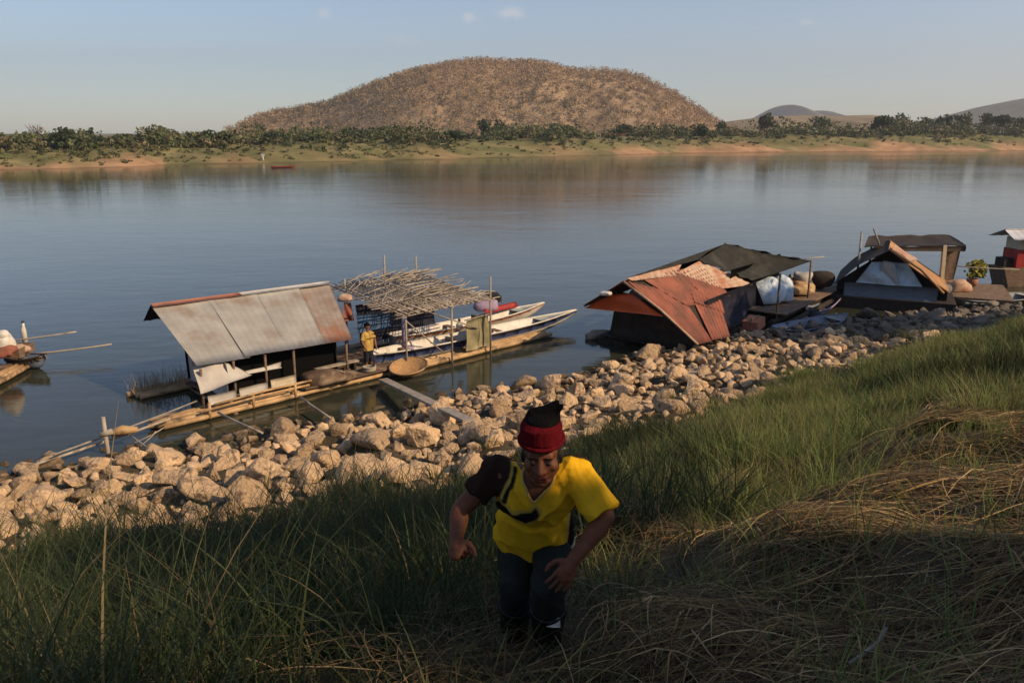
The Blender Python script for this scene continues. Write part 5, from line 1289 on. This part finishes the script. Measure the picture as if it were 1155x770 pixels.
SWOOSH = tors([(548, 572), (560, 579), (570, 577), (580, 581), (592, 579), (604, 574), (609, 579), (600, 586), (586, 591), (572, 591), (560, 587), (548, 584)])
SWOOSH_TRIM = tors([(546, 570), (560, 576), (570, 574.5), (580, 578.5), (592, 576.5), (604, 571), (612, 578), (602, 588.5), (586, 593.5), (572, 593.5), (560, 589.5), (546, 587)])
def paint_shirt(co):
    t = np.tile(YEL, (len(co), 1)); l = co-np.array(pel); r_ = l @ np.array(Rt); h_ = l @ np.array(A_)/Lt; f = l @ np.array(Fw)
    # sleeve and yoke on the wearer's right are near black, edged by a thin gold line
    e = r_+.158-.20*(h_-.8)
    t[(np.abs(e) < .006) & (h_ > .66)] = GLD
    t[(e < -.006) & (h_ > .58)] = BRN
    for poly, col in ((BLOB, BLK), (SWOOSH_TRIM, GLD), (SWOOSH, BLK)):
        t[inpoly(r_, h_, poly) & (f > -.03) & (e > .004)] = col
    t[(r_ > .148) & (h_ > .10) & (h_ < .74) & (f < .085)] = BLK; t[(np.abs(r_-.143) < .007) & (h_ > .1) & (h_ < .74) & (f < .09)] = GLD
    c3 = .055+.35*np.abs(r_); t[(np.abs(h_-c3) < .022) & (r_ > .07)] = (.35, .33, .28)
    t[f < -.07] = BRN
    return t
def neckline(co):
    l = co-np.array(neck); r_ = l @ np.array(Rt); h_ = l @ np.array(A_); f = l @ np.array(Fw)
    ring = (np.sqrt((r_/.064)**2+((f-.01)/.070)**2) < 1) & (h_ > -.02)
    vee = (f > .02) & (np.abs(r_+.006) < .014+.75*(h_+.018)) & (h_ > -.030) & (np.abs(r_) < .055)
    return ring | vee
shirt = sk.done('shirt', .0042, 4, mt['cloth'], me_, paint_shirt, neckline, folds=cloth_folds(pel, A_, Rt, .011), blur=2)
for lp in sk.loops[:1]:
    b = MB(); b.tube(lp[::2]+[lp[0]], .0065, 7, False); b.build('collar', mt['yellow_cloth'], shirt)
# trousers, boots
sk = SK(); sk.ell(pel-A_*.005, Rt*.162, Fw*.125, A_*.12)
for hp, kn, an in ((hpL, knL, anL), (hpR, knR, anR)):
    lo = kn.lerp(an, .42); sk.cap(hp, kn, .096, .071); sk.cone(kn, lo, .072, .075); sk.sph(kn, .072)
    for k_ in range(4): q = hp.lerp(kn, .25+.2*k_); sk.cap(q+Fw*.08-Rt*.05, q+Fw*.085+Rt*.05+A_*.03, .014, .014)
sk.done('trousers', .0055, 3, mt['trouser'], me_, folds=cloth_folds(pel, Vector((0, 0, 1)), Vector((1, 0, 0)), .007))
for kn, an, tx in ((knL, anL, -.05), (knR, anR, -.02)):
    g_ = G1(an.x, an.y); base = Vector((an.x, an.y, min(an.z, g_+.10))); sk = SK(); topb = kn.lerp(an, .30)
    sk.cone(topb, an, .080, .062); sk.sph(an, .062); sk.cap(an, base, .062, .056)
    heel = Vector((an.x, an.y+.04, g_+.05)); toe = Vector((an.x+tx, an.y-.19, g_+.045)); sk.cap(heel, an, .05, .055); sk.cap(heel, toe, .048, .044); sk.cap(an-Vector((0, 0, .03)), toe, .055, .04)
    bt = sk.done('boot', .006, 2, mt['black_rubber'], me_)
    if tx == -.02:
        c = topb.lerp(an, .14)+Vector((.02, -.083, .0)); b = MB()
        b.sheet(c+Vector((-.030, .004, -.018)), c+Vector((.030, .002, -.02)), c+Vector((.028, .012, .02)), c+Vector((-.026, .014, .018)), 4, 3, lambda u, v: .006*math.sin(math.pi*u), .004); b.build('patch', mt['white_paint'], bt)

# figure on the raft, back turned
p = L1(6.75, .75, .24)
f2 = empty('person', p, 'small figure in yellow shirt and dark trousers standing on the grey raft deck', 'person')
def Q(u, v, z): return p+U1*u+V1*v+Vector((0, 0, z))
sk = SK(); sk.sph(Q(.03, .04, 1.30), .095); sk.cap(Q(.02, .02, 1.10), Q(.03, .03, 1.22), .05, .05)
sk.cap(Q(-.08, 0, .62), Q(-.09, 0, 1.02), .1, .1); sk.cap(Q(.08, 0, .62), Q(.09, 0, 1.02), .1, .1)
for s in (-1, 1):
    sk.chain([Q(.17*s, 0, 1.08), Q(.24*s, -.04, .84), Q(.20*s, -.16, .64)], [.052, .042, .03]); sk.ell(Q(.19*s, -.19, .59), U1*.03, V1*.03, Vector((0, 0, .055)))
    sk.chain([Q(.08*s, 0, .64), Q(.09*s, -.03, .34), Q(.09*s, 0, .04)], [.08, .058, .042]); sk.cap(Q(.09*s, .02, .035), Q(.10*s, -.13, .03), .036, .03)
sk.done('body', .010, 2, mt['skin2'], f2)
sk = SK(); sk.cap(Q(-.07, 0, .66), Q(-.09, 0, 1.03), .115, .118); sk.cap(Q(.07, 0, .66), Q(.09, 0, 1.03), .115, .118); sk.cone(Q(0, 0, .52), Q(0, 0, .8), .2, .18, 16, U1, .65)
for s in (-1, 1): sk.cone(Q(.15*s, 0, 1.08), Q(.235*s, -.03, .88), .07, .064)
sk.done('shirt', .010, 2, mt['yellow_cloth'], f2)
sk = SK(); sk.ell(Q(0, 0, .56), U1*.165, V1*.12, Vector((0, 0, .12)))
for s in (-1, 1): sk.cone(Q(.08*s, 0, .58), Q(.09*s, -.02, .16), .10, .075)
sk.done('trousers', .011, 2, mt['navy'], f2)
sk = SK(); sk.ell(Q(.03, .05, 1.335), U1*.102, V1*.105, Vector((0, 0, .085))); sk.done('hair', .011, 1, mt['black_cloth'], f2)

# ------------------------------------------------------------------ unseen trees behind and right of the photographer, put in to shade slope and shore
def shade_tree(base, lobes, label, leaves, sz):
    x, y = base; z = G1(x, y); root = empty('tree', (x, y, z), label, 'tree'); tr = MB()
    tr.tube([(x, y, z-.3), (x+.1, y, z+1.2), (x, y+.1, z+2.4)], [.2, .15, .1], 9)
    for l in lobes: tr.tube([(x, y+.05, z+1.4), ((x+l[0])/2, (y+l[1])/2, (z+1.4+l[2])/2+.2), l[:3]], [.09, .06, .03], 6)
    tr.build('trunk', mt['bark'], root); V, F, T = leaf_cloud(lobes, leaves, sz, MD, .2)
    link('crown', np_mesh('crown', V-np.array((x, y, z)), F, T), mt['leaf'], root)
def SH(s, z, k=8.): return (.914*k+.407*s, -.407*k+.914*s, z)
shade_tree(SH(-3.2, 0)[:2], [SH(-5.5, 10.2)+(1.8, 1.8, 3.6), SH(-3.2, 10.3)+(1.8, 1.8, 3.6), SH(-.9, 10.2)+(1.6, 1.6, 3.6)], 'unseen broad leafy tree behind the photographer, crown shaped to shade the slope', 9000, .22)
shade_tree(SH(1.2, 0)[:2], [SH(.9, 10.2)+(1.2, 1.2, 3.5), SH(2.8, 9.6)+(1.0, 1.0, 2.8)], 'unseen middle leafy tree of three near the camera, crown shaped to shade the slope', 7000, .20)
shade_tree(SH(4.2, 0)[:2], [SH(3.6, 10.8)+(.7, .7, 2.9), SH(5.8, 12.7)+(1.05, 1.05, 1.5), SH(7.4, 12.9)+(.95, .95, 1.5)], 'unseen leafy tree on the bank top, high branch shaped to shade the left grass', 6500, .19)
shade_tree(SH(32, 0, 14)[:2], [SH(30, 10, 14)+(1.9, 1.9, 3.0), SH(32, 10.6, 14)+(1.9, 1.9, 3.2), SH(34, 10.2, 14)+(1.7, 1.7, 3.0)], 'unseen tall leafy tree added on the right bank to shade the shore rocks', 6000, .28)

# ------------------------------------------------------------------ air, sky, sun, camera
SUN_AZ, SUN_EL = math.radians(114), math.radians(35)
def haze(density):
    b = MB(); b.box((400, 1900, 230), (9400, 0, 0), (0, 6400, 0), (0, 0, 480)); 
    m = bpy.data.materials.new('haze_air'); m.use_nodes = True; t = m.node_tree; t.nodes.remove(t.nodes['Principled BSDF'])
    v = N(t, 'ShaderNodeVolumePrincipled'); v.inputs['Color'].default_value = (.83, .84, .93, 1); v.inputs['Density'].default_value = density; v.inputs['Anisotropy'].default_value = .25
    t.links.new(v.outputs[0], t.nodes['Material Output'].inputs['Volume'])
    tag(b.build('haze', m, loc=(0, 0, 0)), label='thin pale haze over the river and far hills', cat='haze', kind='stuff')
haze(.00020)
w = bpy.data.worlds.new('World'); S.world = w; w.use_nodes = True; t = w.node_tree; L = t.links.new
bg = t.nodes['Background']; sky = N(t, 'ShaderNodeTexSky'); sky.sky_type = 'NISHITA'; sky.sun_disc = False
sky.sun_elevation = SUN_EL; sky.sun_rotation = SUN_AZ; sky.air_density = 1.0; sky.dust_density = .5; sky.ozone_density = 2.6; sky.altitude = 200
co = N(t, 'ShaderNodeTexCoord')
def mathn(op, a=None, b=None, va=None, vb=None):
    n = N(t, 'ShaderNodeMath', operation=op)
    if a is not None: L(a, n.inputs[0])
    if b is not None: L(b, n.inputs[1])
    if va is not None: n.inputs[0].default_value = va
    if vb is not None: n.inputs[1].default_value = vb
    return n.outputs[0]
acc = None
cn = N(t, 'ShaderNodeTexNoise', Scale=38, Detail=7, Roughness=.6); L(co.outputs['Generated'], cn.inputs['Vector'])
for px, py, sx, sy, st in ((576, 15, .022, .011, 1.), (530, 20, .013, .008, .75), (367, 15, .013, .009, .7), (35, 101, .017, .007, .6), (98, 101, .015, .007, .6), (910, 25, .011, .007, .5), (455, 45, .03, .009, .3), (190, 105, .03, .008, .25)):
    d = _ray(px, py).normalized(); sub = N(t, 'ShaderNodeVectorMath', operation='SUBTRACT'); L(co.outputs['Generated'], sub.inputs[0]); sub.inputs[1].default_value = d
    hv = Vector((d.y, -d.x, 0)).normalized()
    mul = N(t, 'ShaderNodeVectorMath', operation='MULTIPLY'); L(sub.outputs[0], mul.inputs[0]); mul.inputs[1].default_value = (1/sx, 1/sx, 1/sy)
    ln = N(t, 'ShaderNodeVectorMath', operation='LENGTH'); L(mul.outputs[0], ln.inputs[0])
    mr = N(t, 'ShaderNodeMapRange', interpolation_type='SMOOTHSTEP'); mr.inputs[1].default_value = 1.0; mr.inputs[2].default_value = 0; mr.inputs[3].default_value = 0; mr.inputs[4].default_value = st
    L(ln.outputs['Value'], mr.inputs[0]); acc = mr.outputs[0] if acc is None else mathn('MAXIMUM', acc, mr.outputs[0])
nr = N(t, 'ShaderNodeMapRange'); nr.inputs[1].default_value = .38; nr.inputs[2].default_value = .62; L(cn.outputs['Fac'], nr.inputs[0])
fac = mathn('MULTIPLY', mathn('MULTIPLY', acc, nr.outputs[0]), None, None, .75)
mx = N(t, 'ShaderNodeMix', data_type='RGBA'); L(fac, mx.inputs[0]); L(sky.outputs[0], mx.inputs[6]); mx.inputs[7].default_value = (7.2, 6.6, 6.2, 1)
L(mx.outputs[2], bg.inputs['Color']); bg.inputs['Strength'].default_value = .112
sd = bpy.data.lights.new('Sun', 'SUN'); sd.energy = 4.6; sd.angle = math.radians(.55); sd.color = (1, .74, .45)
so = bpy.data.objects.new('Sun', sd); COL.objects.link(so)
ts = Vector((math.sin(SUN_AZ)*math.cos(SUN_EL), math.cos(SUN_AZ)*math.cos(SUN_EL), math.sin(SUN_EL)))
so.rotation_euler = ts.to_track_quat('Z', 'Y').to_euler()
cd = bpy.data.cameras.new('Camera'); cd.sensor_width = 36; cd.lens = 36*FPX/1155; cd.clip_start = .05; cd.clip_end = 20000
cam = bpy.data.objects.new('Camera', cd); COL.objects.link(cam); cam.location = (0, 0, H); cam.rotation_euler = (math.pi/2-TH, 0, 0); S.camera = cam
S.view_settings.view_transform = 'Standard'; S.view_settings.look = 'None'; S.view_settings.gamma = 1; S.view_settings.exposure = .33
S.cycles.max_bounces = 6; S.cycles.volume_bounces = 0; S.cycles.diffuse_bounces = 3; S.cycles.use_denoising = True
